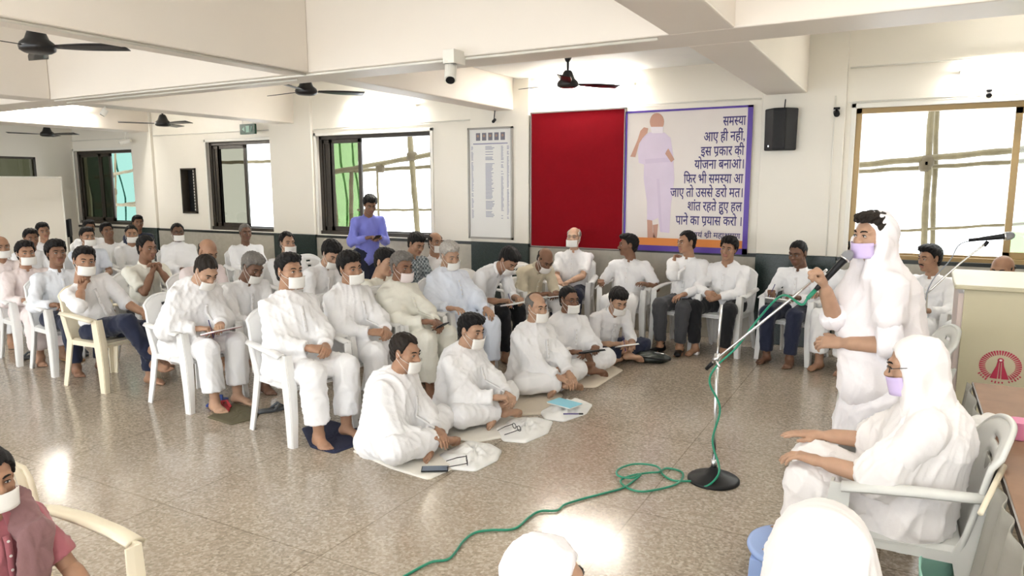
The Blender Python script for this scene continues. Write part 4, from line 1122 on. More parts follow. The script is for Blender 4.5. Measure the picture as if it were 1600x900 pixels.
c7 = person('grey haired man in cream kurta with pale pink mouth cloth holding a phone', (628, 415), -6, Y=4.95, skin='dark', hair='full', hc='grey', tc='cream', bc='cream', mask='pink', hv=0, pitch=10, yaw=-8, hR=(.10, .32, .66), hL=(-.02, .34, .64), handR='curl', handL='curl', lean=-8, slump=16, wide=.04, chair_label='white plastic armchair under the grey haired man in the cream kurta')
c8 = person('white haired stout man in bluish white kurta dozing in the front row', (703, 397), -16, Y=5.6, skin='tan', hair='full', hc='white', tc='cool', bc='cool', hv=1, pitch=22, yaw=-6, roll=8, fat=1.18, hR=(.24, .20, .68), hL=(-.12, .30, .64), lean=-12, slump=14, wide=.05, chair_label='white plastic armchair under the white haired stout man')
c9 = person('man in dark trousers bent low to write before the dark green wall panel', (795, 406), -10, Y=6.25, skin='mid', hair='thick', tc='white', top='shirt', bottom='trousers', bc='black', hv=2, pitch=44, yaw=-8, hR=(.14, .34, .64), hL=(-.08, .38, .64), handR='pen', handL='curl', lean=8, slump=46, sleeve='threeq', chair_label='white plastic armchair under the man bent low to write')
c10 = person('man in beige shirt bowing over papers left of the man below the red board', (852, 405), -28, Y=6.95, skin='dark', hair='bald', hc='dark', tc='beige', top='shirt', bottom='trousers', bc='white', hv=3, pitch=40, yaw=-4, hR=(.10, .36, .62), hL=(-.08, .36, .62), handR='pen', handL='curl', lean=8, slump=42, sleeve='threeq', chair_label='white plastic armchair under the man in the beige shirt')
# row against the back wall, facing the room
WR = dict(bottom='trousers', top='shirt')
c11 = person('bald man in white short sleeved shirt with mouth cloth seated below the red board', (897, 371), -78, Y=8.0, skin='fair', hair='rim', hc='white', sleeve='short', bc='navy', hv=4, pitch=-2, yaw=-4, fat=1.12, hR=(.08, .28, .64), hL=(-.04, .30, .66), handR='curl', handL='curl', lean=-8, slump=6, chair_label='white plastic armchair below the red board', **WR)
c12 = person('man in short sleeves and white trousers with head turned left below the poster', (982, 384), -85, Y=7.8, skin='dark', hair='full', mask=None, sleeve='short', bottom='trousers', top='shirt', bc='white', hv=5, pitch=0, yaw=-62, fat=1.08, hR=(.27, .12, .70), hL=(-.25, .14, .70), handR='curl', lean=-10, slump=8, stache=True, chair_label='white plastic armchair under the man with head turned left')
c13 = person('man in dark grey trousers holding a hand to his cheek below the poster', (1073, 380), -95, Y=7.8, skin='mid', hair='recede', mask=None, bc='grey', hv=0, pitch=3, yaw=-32, rel='R', hR=(.09, .10, -.215), poleR=(.5, -.1, -1), handR='curl', palmR=(-1, 0, 0), shoes=True, hL=(-.10, .26, .63), lean=-8, slump=8, chair_label='white plastic armchair under the man with a hand to his cheek', **WR)
c14 = person('stout young man in white shirt and black trousers with clasped hands, below the poster lettering', (1139, 390), -100, Y=7.75, skin='mid', hair='thick', mask=None, bc='black', hv=1, pitch=4, yaw=4, fat=1.16, hR=(.07, .30, .66), hL=(-.05, .31, .63), handR='curl', handL='curl', palmR=(-1, .2, -.3), palmL=(1, .2, -.3), poleR=(1, -.2, -.5), poleL=(-1, -.2, -.5), roll=-8, lean=-2, slump=12, knees=.19, chair_label='white plastic armchair under the stout young man with clasped hands', **WR)
c15 = person('man in navy trousers writing on a pad right of the stout young man', (1247, 398), -105, Y=7.75, skin='deep', hair='short', mask=None, tc='white', bc='navy', hv=2, pitch=14, yaw=-6, hR=(.16, .24, .70), hL=(-.12, .26, .68), handR='pen', handL='curl', lean=-6, slump=14, knees=.14, chair_label='white plastic armchair under the man writing on a pad', **WR)
c16 = person('man in white kurta mostly hidden behind the standing woman with the microphone', (1340, 398), -110, Y=7.75, skin='mid', hair='full', mask=None, hv=3, pitch=0, hR=(.27, .16, .70), hL=(-.14, .28, .64), lean=-8, slump=8, sleeve='threeq', chair_label='white plastic armchair half hidden behind the standing woman')
c17 = person('man in white kurta writing on a pad below the right window, left of the podium', (1453, 407), -112, Y=7.7, skin='mid', hair='full', mask=None, hv=4, pitch=6, yaw=-26, hR=(.10, .27, .66), hL=(-.12, .27, .66), handR='pen', handL='curl', lean=-6, slump=8, stache=True, chair_label='white plastic armchair below the right window')
c18 = person('man hidden behind the podium with only the crown of his head showing', (1566, 427), -115, Y=7.7, skin='mid', hair='bald', hc='dark', mask=None, hv=5, pitch=10, lean=-6, chair_label='white plastic armchair hidden behind the podium')

# ------------------------------------------------------------------ rows behind
m1 = person('man in white short sleeved shirt with fingers joined under his chin, hair receding', (230, 384), -4, Y=4.6, skin='dark', hair='recede', mask=None, top='shirt', sleeve='short', bottom='trousers', bc='grey', tc='cream', hv=1, pitch=6, yaw=6, rel='RL', hR=(.04, .14, -.215), hL=(-.03, .15, -.21), handR='curl', handL='curl', palmR=(-1, 0, 0), palmL=(1, 0, 0), poleR=(.4, .3, -.9), poleL=(-.4, .3, -.9), lean=-4, slump=14, chair_label='white plastic armchair under the man joining his fingers')
m2 = person('bald man in pale pink kurta looking down, directly behind the man with the notebook', (325, 390), -4, Y=4.75, skin='mid', hair='bald', hc='dark', tc='pink', hv=2, mask=None, pitch=30, lean=-4, slump=20, chair_label='white plastic armchair under the bald man in the pale pink kurta')
m3 = person('grey haired man in white kurta looking down between the two front white kurtas', (395, 414), -8, Y=4.4, skin='deep', hair='full', hc='grey', hv=3, pitch=30, yaw=4, lean=-2, slump=22, hR=(.08, .3, .62), chair_label='white plastic armchair under the grey haired man looking down')
m4 = person('black haired man in white with head bowed right before the empty chair back', (518, 394), -4, Y=5.25, skin='tan', hair='thick', hv=4, pitch=34, yaw=-14, lean=2, slump=28, chair_label='white plastic armchair under the man with head bowed to the right')
m5 = person('man in cream kurta mostly hidden behind the grey haired man in cream', (602, 408), -4, Y=5.55, skin='tan', hair='full', tc='cream', hv=5, pitch=18, lean=-8, slump=16, mask=None, chair_label='cream plastic armchair behind the grey haired man in cream', chair='cream_plastic')
m6 = person('young man in grey checked shirt looking down in the back rows', (651, 380), -14, Y=6.6, skin='mid', hair='thick', mask=None, top='shirt', tc='check', sleeve='half', bottom='trousers', bc='navy', hv=0, pitch=24, lean=-4, slump=18, chair_label='white plastic armchair under the young man in the checked shirt')
m7 = person('bald man with mouth cloth behind the white haired stout man', (681, 378), -16, Y=7.0, skin='mid', hair='rim', hc='dark', tc='white', hv=1, pitch=0, yaw=-8, lean=-8, chair_label='white plastic armchair under the bald man behind the white haired stout man')
b1 = person('man with spectacles, mouth cloth and white shawl below the wall slot', (278, 360), -18, Y=6.6, skin='deep', hair='recede', glasses=True, hv=2, pitch=2, yaw=-8, wide=.06, lean=-8, chair_label='white plastic armchair under the man in spectacles and shawl')
b2 = person('grey haired man in white kurta smiling below the second window', (384, 361), -22, Y=7.0, skin='deep', hair='short', hc='grey', mask=None, hv=3, pitch=2, yaw=-4, lean=-8, chair_label='white plastic armchair below the second window')
b3 = person('man with mouth cloth resting his head back below the dark pillar panel', (449, 377), -14, Y=6.0, skin='tan', hair='recede', hv=4, pitch=4, yaw=-4, lean=-10, chair_label='white plastic armchair under the man below the dark pillar panel')
b4 = person('man in dark navy shirt at the back below the far left window', (216, 345), -20, Y=7.6, skin='dark', hair='full', mask=None, tc='navy', top='shirt', bottom='trousers', bc='grey', hv=5, pitch=2, lean=-8, chair_label='white plastic armchair under the man in the navy shirt')
b4b = person('man with mouth cloth in white, in front of the man in navy', (206, 362), -18, Y=6.4, skin='mid', hair='short', hv=0, pitch=4, yaw=-10, lean=-8, chair_label='white plastic armchair in front of the man in the navy shirt')
b5 = person('bare faced man in white shirt with head tilted, below the far left window middle', (168, 358), -16, Y=6.4, skin='dark', hair='full', mask=None, hv=1, pitch=-6, roll=8, lean=-10, chair_label='white plastic armchair under the man with tilted head')
b6 = person('man in white shirt pressing a white cloth to his mouth with raised hand', (137, 366), -10, Y=5.6, skin='mid', hair='full', top='shirt', tc='cool', sleeve='short', hv=2, pitch=2, rel='R', hR=(.05, .13, -.20), handR='curl', palmR=(-.3, -1, 0), poleR=(.5, .3, -.9), lean=-6, chair_label='white plastic armchair under the man pressing a cloth to his mouth')
b7 = person('dark haired man half hidden behind the man pressing a cloth to his mouth', (140, 352), -14, Y=6.9, skin='dark', hair='full', mask=None, hv=3, lean=-8, chair_label='white plastic armchair behind the man pressing a cloth to his mouth')
b8 = person('man in white at the far left in front of the partition, farther of two', (68, 357), -14, Y=5.9, skin='mid', hair='full', mask=None, hv=4, roll=8, lean=-8, chair_label='white plastic armchair near the partition, farther of two')
b9 = person('man with dark face half hidden behind the man in pale pink shirt', (49, 368), -12, Y=5.2, skin='dark', hair='full', mask=None, hv=5, lean=-8, chair_label='white plastic armchair behind the man in the pale pink shirt')
b10 = person('bald man with mouth cloth cut off by the left edge', (2, 381), -10, Y=4.5, skin='mid', hair='bald', hc='dark', tc='pink', hv=0, lean=-8, chair_label='white plastic armchair at the very left edge')
# standing man at the third window
st = person('standing man in lavender blue shirt looking at a phone by the third window', (579, 318), -28, pose='stand', Y=7.45, skin='dark', hair='thick', mask=None, top='shirt', tc='lav', bottom='trousers', bc='navy', hv=1, pitch=26, yaw=-8, hR=(.10, .27, 1.10), hL=(-.06, .30, 1.10), handR='curl', handL='curl', poleR=(.6, -.5, -.6), lean=4, slump=10)

# ------------------------------------------------------------------ women in white at the right, foreground figures
sp = person('standing woman in white robe and veil with lilac mouth cloth speaking into a microphone', (1364, 371), 205, pose='stand', Y=4.05, skin='tan', hair='full', hc='dark', mask='maskl', mw=.076, mc=.042, tc='saree', sleeve='half', hv=2, pitch=2, yaw=22, rel='R', hscale=.93, hR=(.06, .25, -.23), poleR=(.15, -.1, -1), handR='fist', palmR=(-.2, 1, .2), hL=(-.02, .20, .98), handL='relaxed', palmL=(.7, -.2, -.6), bottom=None, hem=.04, hemr=.30, veil='veil', wide=.0, lean=0, slump=6, shw=.15, crease=.009, lod=.010,
            veil_extra=(lambda J: cap(J['C'] - J['front'] * .06, J['P'] - J['front'] * .10 + A(0, 0, -.05), .15, .17, k=.08), lambda J: cap(J['C'] + J['front'] * .03 + A(.06, 0, 0), J['P'] + J['front'] * .06 + A(-.04, 0, -.1), .13, .14, k=.08)))
sw = person('seated woman in white robe and veil with spectacles and lilac mouth cloth at the right', (1428, 574), 181, Y=3.2, scl=.92, skin='tan', hair=None, hc='dark', mask='maskl', glasses=True, tc='warm', sleeve='half', hv=1, pitch=12, yaw=2, hscale=1.0, hR=(.18, .33, .735), hL=(-.20, .31, .745), poleR=(.4, -.4, -.8), poleL=(-.3, -.5, -.7), handR='flat', handL='relaxed', bc='warm', veil='warm', wide=.03, lean=-14, slump=22, knees=.15, feet=.24, footz=.22, base=.04, kz=.60, shw=.16, lod=.009, fat=.92, mw=.080, mc=.050, chair='grey_plastic', chair_label='pale grey plastic armchair under the seated woman in the veil', chair_shift=.02, crease=.008)
v1 = person('veiled woman at the bottom edge with only the crown of her veil showing', (853, 905), 25, pose='floor', Y=1.72, skin='tan', hair=None, tc='veil', glasses=True, hv=0, pitch=6, bottom='pajama', bc='veil', veil='veil', wide=.1, shw=.155, lod=.009, lean=4)
v2 = person('white draped seated figure at the bottom in front of the seated woman, seen from behind', (1280, 866), 100, pose='floor', hscale=.88, Y=1.8, skin='tan', hair=None, mask=None, tc='warm', hv=0, pitch=10, bottom='pajama', bc='warm', veil='warm', wide=.2, shw=.155, lod=.009, lean=10, slump=14,
            veil_extra=(lambda J: cap(J['H'] + A(0, -.04, .02), J['P'] + A(-.16, -.16, .1), .09, .26, k=.1), lambda J: cap(J['H'] + A(0, -.04, 0), J['P'] + A(.12, -.10, .1), .09, .24, k=.1)))
g1 = person('child in mauve and rose dress with mouth cloth at the lower left edge', (-16, 742), 2, scl=.72, skin='mid', hair='bun', hv=3, yaw=-10, pitch=4, top='shirt', tc='rose', sleeve='short', bottom='pajama', bc='mauve', base=.09, lean=-6, shw=.15, hR=(.2, .22, .64), hL=(-.24, .22, .62), lod=.009, chair='cream_plastic', chair_label='cream plastic armchair under the child at the lower left edge')

def dupatta(p):
    t, J, Rz, loc = p; n = J['front']; rt = J['right']; G = []
    pts = [J['N'] - n * .10 - rt * .02, J['SL'] * .6 + J['N'] * .4 + A(0, 0, .055) - n * .02, J['C'] + n * .145 - rt * .10 + A(0, 0, .06), J['Wst'] + n * .175 - rt * .04, J['P'] + n * .20 + rt * .06 + A(0, 0, .05)]
    pts2 = [q + rt * .0 for q in pts]
    for a, b in zip(pts, pts[1:]): G.append(cap(a, b, .075, .075, k=.03, n=n, s=.35))
    V, F = sdf_mesh(G, .010); V = crease(V, F, 77, .006, 34); make_mesh('shawl', V, F, CLO['mauve'], t, True)
dupatta(g1)
# ------------------------------------------------------------------ things on the floor and in hands
def ground_cloth(name, label, cat, px, m, z=0.0, th=.010, bulge=0.0, group=None, seed=1):
    """flat cloth lying on the floor: outline in order, filled as a soft sheet"""
    Pg = np.array([on_z(u, v, z)[:2] for u, v in px]); c = Pg.mean(0); r = np.random.RandomState(seed)
    n = 72; L = np.linalg.norm(np.roll(Pg, -1, 0) - Pg, axis=1); cum = np.concatenate([[0], np.cumsum(L)]); out = []
    for k in range(n):
        s = cum[-1] * k / n; i = min(np.searchsorted(cum, s, 'right') - 1, len(Pg) - 1); f = (s - cum[i]) / L[i]; out.append(Pg[i] * (1 - f) + Pg[(i + 1) % len(Pg)] * f)
    out = np.array(out)
    for _ in range(1): out = .25 * np.roll(out, 1, 0) + .5 * out + .25 * np.roll(out, -1, 0)
    V = []; rings = 8; F = []
    for j in range(rings + 1):
        f = j / rings
        for k in range(n):
            p = (out[k] - c) * (1 - f * .98)
            hgt = th + bulge * math.sin(math.pi * min(1, f * 1.15) / 2) * (1 + (.55 * math.sin(k * .35 + j * 1.1 + seed) + .3 * math.sin(k * .9 - j * .8)) * (1 if bulge else 0)) + .0015 * math.sin(k * .7 + j)
            V.append((p[0], p[1], hgt if j else max(.004, th * .6)))
    bot = len(V)
    for k in range(n): V.append((out[k][0] - c[0], out[k][1] - c[1], 0.0))
    for j in range(rings):
        for k in range(n):
            k2 = (k + 1) % n; F.append((j * n + k, j * n + k2, (j + 1) * n + k2, (j + 1) * n + k))
    for k in range(n):
        k2 = (k + 1) % n; F.append((bot + k, bot + k2, k2, k))
    F.append(tuple(rings * n + k for k in range(n))); F.append(tuple(bot + k for k in reversed(range(n))))
    V = np.array(V); a = V[F[0][0]], V[F[0][1]], V[F[0][2]]
    if np.cross(a[1] - a[0], a[2] - a[0])[2] < 0: F = [tuple(reversed(f)) for f in F]
    o = make_mesh(name, V, F, M[m], None, True); o.location = (c[0], c[1], z); return tag(o, label, cat, group)
ground_cloth('floor_mat', 'off white cloth mat under the floor sitter nearest the camera', 'mat', [(548, 704), (600, 690), (690, 690), (712, 730), (668, 750), (610, 732)], 'white_mat', group='mats')
ground_cloth('floor_mat', 'off white mat under the second floor sitter with thick black hair', 'mat', [(680, 660), (760, 645), (815, 655), (800, 682), (740, 692), (700, 684)], 'white_mat', group='mats', seed=2)
ground_cloth('floor_mat', 'beige mat under the balding floor sitter beside the blue booklet', 'mat', [(770, 612), (840, 600), (880, 618), (850, 648), (795, 650)], 'tan_mat', group='mats', seed=3)
ground_cloth('floor_mat', 'beige mat sticking out beside the man with the dark folder', 'mat', [(880, 585), (945, 568), (974, 580), (930, 607), (890, 606)], 'tan_mat', group='mats', seed=4)
ground_cloth('floor_mat', 'navy cloth mat under the bare feet of the man in front', 'mat', [(470, 668), (512, 655), (572, 672), (570, 690), (521, 708), (484, 698)], 'navy_mat', group='mats', seed=5)
ground_cloth('floor_mat', 'olive brown mat under the feet of the man with the notebook', 'mat', [(322, 650), (365, 628), (408, 640), (400, 652), (360, 662)], 'olive_mat', group='mats', seed=6)
b1_ = ground_cloth('cloth_bag', 'white cloth bag with spectacles on it beside the nearest floor sitter', 'bag', [(683, 712), (728, 690), (765, 694), (783, 705), (776, 720), (742, 737), (700, 733)], 'paper', bulge=.03, group='white cloth bags on the floor', seed=7)
b2_ = ground_cloth('cloth_bag', 'white cloth bag with spectacles beside the second floor sitter', 'bag', [(772, 672), (800, 655), (838, 653), (863, 660), (855, 678), (820, 693), (785, 690)], 'paper', bulge=.03, group='white cloth bags on the floor', seed=8)
b3_ = ground_cloth('cloth_bag', 'white cloth bag under the light blue booklet', 'bag', [(842, 645), (870, 628), (905, 625), (925, 634), (915, 648), (880, 660), (850, 656)], 'paper', bulge=.035, group='white cloth bags on the floor', seed=9)
def slab(name, label, cat, p, rz, size, m, parts=None, group=None, tilt=(0, 0)):
    t = thing(name, label, cat, p, rz, group); t.rotation_euler = (tilt[0], tilt[1], rz)
    w, d, hgt = size or (0, 0, 0)
    for (nm, lo, hi, mm) in (parts or [('cover', (-w / 2, -d / 2, 0), (w / 2, d / 2, hgt), m)]):
        b = MB(); b.box(lo, hi); b.build(nm, M[mm], t, bevel=.003)
    return t
p = on_z(678, 733, .014); slab('mobile_phone', 'dark mobile phone lying on the mat of the nearest floor sitter', 'phone', p, .55, None, None, [('case', (-.085, -.042, 0), (.085, .042, .009), 'black'), ('screen', (-.079, -.037, .009), (.079, .037, .0105), 'screen')])
def spectacles_thing(p, rz, label):
    t = thing('spectacles', label, 'spectacles', p, rz, 'folded spectacles on bags')
    b = MB()
    for s in (-1, 1):
        b.tube([(s * .034 + .025 * math.cos(k * math.pi / 8), 0, .022 + .018 * math.sin(k * math.pi / 8)) for k in range(16)], .003, 6, closed=True)
    b.tube([(-.009, 0, .026), (.009, 0, .026)], .003, 6); b.build('rims', SPEC, t, smooth=True)
    for s in (-1, 1):
        b = MB(); b.tube([(s * .06, 0, .026), (s * .062, .06, .018), (s * .05, .13, .004)], .003, 6); b.build('temple', SPEC, t, smooth=True)
spectacles_thing(on_z(728, 724, .038), 2.2, 'dark spectacles lying on the bag beside the nearest floor sitter')
spectacles_thing(on_z(806, 672, .038), 2.6, 'dark spectacles lying on the bag beside the second floor sitter')
slab('booklet', 'light blue booklet on a white bag by the balding floor sitter', 'booklet', on_z(881, 632, .066), -.25, None, None, [('pages', (-.118, -.078, 0), (.118, .078, .010), 'paper'), ('cover', (-.12, -.08, .010), (.12, .08, .0125), 'blue_book')])
slab('pen', 'pen on the white bag below the blue booklet', 'pen', on_z(893, 648, .035), .5, None, None, [('barrel', (-.07, -.005, 0), (.05, .005, .009), 'navy_ink'), ('cap', (.05, -.006, -.001), (.085, .006, .010), 'black')])

def wp(person_, p): t, J, Rz, loc = person_; return loc + Rz @ np.asarray(p, float)
def facing(person_): t = person_[0]; return t.rotation_euler[2]
def notebook(person_, p, label, m='paper', cover='maroon', size=(.20, .15), tilt=.18, rz=0., name='notebook', cat='notebook', group='notebooks and papers held by the audience'):
    t = thing(name, label, cat, wp(person_, p), facing(person_) + rz, group); t.rotation_euler = (tilt, 0, facing(person_) + rz); w, d = size
    b = MB(); b.box((-w / 2, -d / 2, 0), (w / 2, d / 2, .004)); b.build('cover', M[cover], t)
    b = MB(); b.box((-w / 2 + .004, -d / 2 + .004, .004), (w / 2 - .004, d / 2 - .004, .014)); b.build('pages', M[m], t)
    return t
def pen_for(person_, side, label):
    t, J, Rz, loc = person_; p = J['Wr' + side]; d = unit(J['Wr' + side] - J['E' + side]); q = p + d * .10 + A(0, 0, -.025)
    o = thing('pen', label, 'pen', loc + Rz @ q, 0, 'pens in hands'); a = Rz @ A(.01, .03, -.05); c = Rz @ A(-.01, -.05, .085)
    b = MB(); b.tube([a, c], .004, 6); b.build('barrel', M['navy_ink'], o, smooth=True); b = MB(); b.tube([a, a + unit(a - c) * .012], [.0035, .001], 6); b.build('tip', M['chrome'], o)
notebook(c4, (.02, .38, .635), 'open white notebook with maroon cover on the lap of the robed man', size=(.26, .19), tilt=.25); pen_for(c4, 'R', 'pen in the hand over the open notebook')
notebook(f4, (.04, .46, .285), 'dark folder held by the floor sitter in spectacles', m='black', cover='black', size=(.24, .17), tilt=.2, name='folder', cat='folder')
notebook(f5, (.0, .42, .20), 'white writing pad of the young man bowed on the floor', size=(.2, .14), tilt=.3, cover='paper'); pen_for(f5, 'R', 'pen held by the young man bowed on the floor')
notebook(c9, (.02, .42, .60), 'white papers of the man bent low to write', size=(.26, .19), tilt=.2, cover='paper', name='paper_pad', cat='papers'); pen_for(c9, 'R', 'pen of the man bent low to write')
notebook(c10, (.02, .44, .585), 'papers under the bowed head of the man in beige', size=(.26, .19), tilt=.2, cover='black', name='paper_pad', cat='papers')
notebook(c15, (.02, .36, .645), 'writing pad on the lap of the man right of the stout young man', size=(.22, .17), tilt=.3, cover='paper'); pen_for(c15, 'R', 'pen of the man writing beside the stout young man')
notebook(c17, (0, .36, .625), 'writing pad on the lap of the man left of the podium', size=(.26, .19), tilt=.25, cover='blue_book'); pen_for(c17, 'R', 'pen of the man writing left of the podium')
def phone_for(person_, p, label, rz=0, tilt=.5):
    o = thing('mobile_phone', label, 'phone', wp(person_, p), 0, 'phones in hands'); o.rotation_euler = (tilt, 0, facing(person_) + rz)
    b = MB(); b.box((-.036, -.075, 0), (.036, .075, .009)); b.build('case', M['black'], o, bevel=.003); b = MB(); b.box((-.033, -.070, .009), (.033, .070, .0105)); b.build('screen', M['screen'], o)
phone_for(st, (.02, .40, 1.10), 'dark phone held by the standing man in lavender blue')
phone_for(c7, (.04, .44, .62), 'phone held by the grey haired man in the cream kurta')
phone_for(c13, (-.13, .34, .60), 'dark phone lying on the thigh of the man with a hand to his cheek', tilt=.05, rz=.6)
# shoes, bags near the chairs
def sandal(p, rz, m, label, w=1.0):
    t = thing('sandal', label, 'sandal', p, rz, 'footwear left under the chairs')
    P = [[(x * w * (.030 + .014 * math.sin(min(1, (i / 9)) * 2.6)), -.12 + i * .027, .010 + .006 * (i < 3)) for x in (-1, -.5, 0, .5, 1)] for i in range(10)]
    b = MB(); b.sheet(P, .018); b.build('sole', M[m], t, smooth=True)
    b = MB(); b.tube([(-.045, .0, .015), (-.02, .05, .055), (.02, .05, .055), (.045, .0, .015)], .011, 8); b.tube([(0, .05, .055), (-.008, .10, .02)], .007, 8); b.build('strap', M[m], t, smooth=True)
M['shoe_blue'] = mat('blue_rubber', (.02, .05, .25), .5); M['shoe_red'] = mat('red_rubber', (.45, .03, .04), .5); M['shoe_tan'] = mat('tan_leather', (.42, .22, .09), .6); M['shoe_grey'] = mat('grey_leather', (.05, .055, .06), .6)
sandal(on_z(338, 628), .4, 'shoe_blue', 'blue sandal under the chair of the man with the notebook'); sandal(on_z(350, 637), .9, 'shoe_red', 'red sandal beside the blue one under the notebook chair')
sandal(on_z(103, 554), -.9, 'shoe_grey', 'dark sandal on the floor left of the cream chair'); sandal(on_z(130, 551), 1.2, 'shoe_grey', 'second dark sandal behind the cream chair legs'); sandal(on_z(113, 560), -1.3, 'shoe_tan', 'tan sandal on the floor left of the cream chair')
sandal(on_z(42, 556), .5, 'shoe_grey', 'dark sandal under the chair at the far left'); sandal(on_z(425, 640), -.4, 'shoe_grey', 'dark sandal behind the chair over the navy mat')
# dark green bag on the floor right of the writing man
t = thing('shoulder_bag', 'dark green leather bag lying on the floor right of the young man writing', 'bag', on_z(1018, 566), .1)
V, F = sdf_mesh([ell((0, 0, .045), (.19, .13, .048), k=.03), ell((-.07, .02, .055), (.10, .10, .045), k=.03), ell((0, 0, -.1), (.4, .4, .1), k=.005, sub=True)], .010); V = crease(V, F, 5, .006, 30); make_mesh('bag_body', V, F, M['dark_leather'], t)
b = MB(); b.tube([(-.15, -.06, .05), (-.05, -.13, .07), (.10, -.12, .06), (.19, -.03, .04), (.14, .08, .05)], .008, 8); b.build('handle', M['black'], t, smooth=True)
b = MB(); b.tube([(-.13, .0, .094), (0, .02, .097), (.12, .01, .086)], .004, 6); b.build('zip', M['chrome'], t, smooth=True)

# ------------------------------------------------------------------ microphone on boom stand, green cable
base = on_z(1113, 752)
topY = base[1]
clamp = on_y(1120, 562, topY); ptop = on_y(1127, 478, topY)
t = thing('microphone_stand', 'chrome boom microphone stand on a round black base in the middle', 'microphone stand', base)
L = lambda p: np.asarray(p, float) - base
b = MB(); b.lathe([(.155, 0), (.155, .012), (.14, .022), (.06, .045), (.028, .075), (.02, .085)], 36); b.build('base', M['black'], t, smooth=True)
b = MB(); b.tube([(0, 0, .08), L(clamp)], .0115, 12); b.lathe([(.0, 0), (.018, .0), (.018, .05), (.0, .05)], 14, c=(0, 0, .085)); b.build('lower_tube', M['chrome'], t, smooth=True)
b = MB(); b.tube([L(clamp), L(ptop)], .008, 12); b.build('upper_tube', M['chrome'], t, smooth=True)
spH = sp[3] + sp[2] @ sp[1]['WrR']; spM = sp[3] + sp[2] @ (sp[1]['H'] + sp[1]['Rh'] @ A(0, .125, -.07))
bend = on_y(1292, 424, spH[1] + .10); tail_ = on_y(1103, 578, topY + .01); boom_c = L(clamp) + A(0, -.02, 0)
b = MB(); b.tube([L(tail_), boom_c, L(bend)], .0075, 10); b.build('boom', M['chrome'], t, smooth=True)
b = MB(); b.tube([L(tail_), L(tail_) + unit(L(tail_) - boom_c) * -.06], .012, 10); b.build('counter_grip', M['black'], t, smooth=True)
b = MB(); b.tube([L(clamp) + A(0, -.035, 0), L(clamp) + A(0, .035, 0)], .02, 12); b.tube([L(clamp) + A(0, 0, -.04), L(clamp) + A(0, 0, .03)], .017, 12); b.tube([L(clamp) + A(0, -.035, 0), L(clamp) + A(.03, -.06, -.035)], .008, 8); b.build('clamp', M['chrome'], t, smooth=True)

def mic(name, label, a, c, head_r=.026, cable=None):
    a, c = np.asarray(a, float), np.asarray(c, float); d = unit(c - a)
    t = thing('microphone', label, 'microphone', a, 0, None); o = c - a; Lm = np.linalg.norm(o)
    b = MB(); b.tube([A(0, 0, 0), d * .03, o - d * .06, o - d * .045], [.010, .013, .018, .021], 16); b.build('body', M['black'], t, smooth=True)
    b = MB(); pts = [o - d * .048, o - d * .040, o - d * .03, o - d * .012, o + d * .004, o + d * .010]; b.tube(pts, [.021, .0255, .0275, .0255, .016, .002], 18); b.build('grille', M['steel_mesh'], t, smooth=True)
    b = MB(); b.tube([o - d * .047, o - d * .040], .0275, 18); b.build('collar_ring', M['chrome'], t, smooth=True)
    b = MB(); b.tube([-d * .05, d * .01], .011, 12); b.build('connector', M['green_cable' if cable else 'black'], t, smooth=True)
    return a - d * .05
hd = unit(spM - spH); mt = spM + hd * -.01
ma = mt - hd * .26
cab0 = mic('mic', 'black handheld microphone at the mouth of the standing woman', ma, mt, cable=True)
# green cable: from the microphone down along the stand to loops and across the floor
def spline(pts, n=8):
    P = [np.asarray(p, float) for p in pts]; P = [2 * P[0] - P[1]] + P + [2 * P[-1] - P[-2]]; out = []
    for i in range(1, len(P) - 2):
        for k in range(n):
            s = k / n; a, b_, c, d = P[i - 1:i + 3]
            out.append(.5 * ((2 * b_) + (c - a) * s + (2 * a - 5 * b_ + 4 * c - d) * s * s + (3 * b_ - a - 3 * c + d) * s ** 3))
    out.append(P[-2]); return out
r_ = .0065
pts = [cab0, cab0 + A(-.03, .01, -.035), on_y(1222, 464, spH[1] + .11), on_y(1185, 500, 4.14), on_y(1150, 545, 4.17), on_y(1118, 575, topY - .04), on_y(1108, 600, topY - .03), on_y(1124, 640, topY - .02), on_y(1112, 690, topY - .03), on_y(1122, 730, topY - .05)]
pts += [on_z(1118, 748, .06), on_z(1100, 762, .012)] + [on_z(u, v, .009) for u, v in ((1082, 754), (1050, 752), (1032, 740), (1040, 733), (1062, 738), (1065, 748), (1050, 760), (1005, 769), (980, 764), (968, 752))]
pts += [on_z(u, v, .022) for u, v in ((985, 744), (1010, 740), (1030, 738), (1022, 729), (990, 726), (965, 734), (964, 744), (985, 748), (1000, 742))] + [on_z(u, v, .009) for u, v in ((985, 755), (970, 764), (940, 772), (905, 781), (880, 789), (868, 798), (842, 799), (825, 808), (802, 826), (765, 828), (740, 832), (722, 845), (700, 872), (670, 878), (630, 899), (600, 915))]
b = MB(); b.tube(spline(pts, 7), r_, 8); tag(b.build('microphone_cable', M['green_cable'], None, smooth=True), 'green cable from the microphone stand looping across the floor', 'cable')

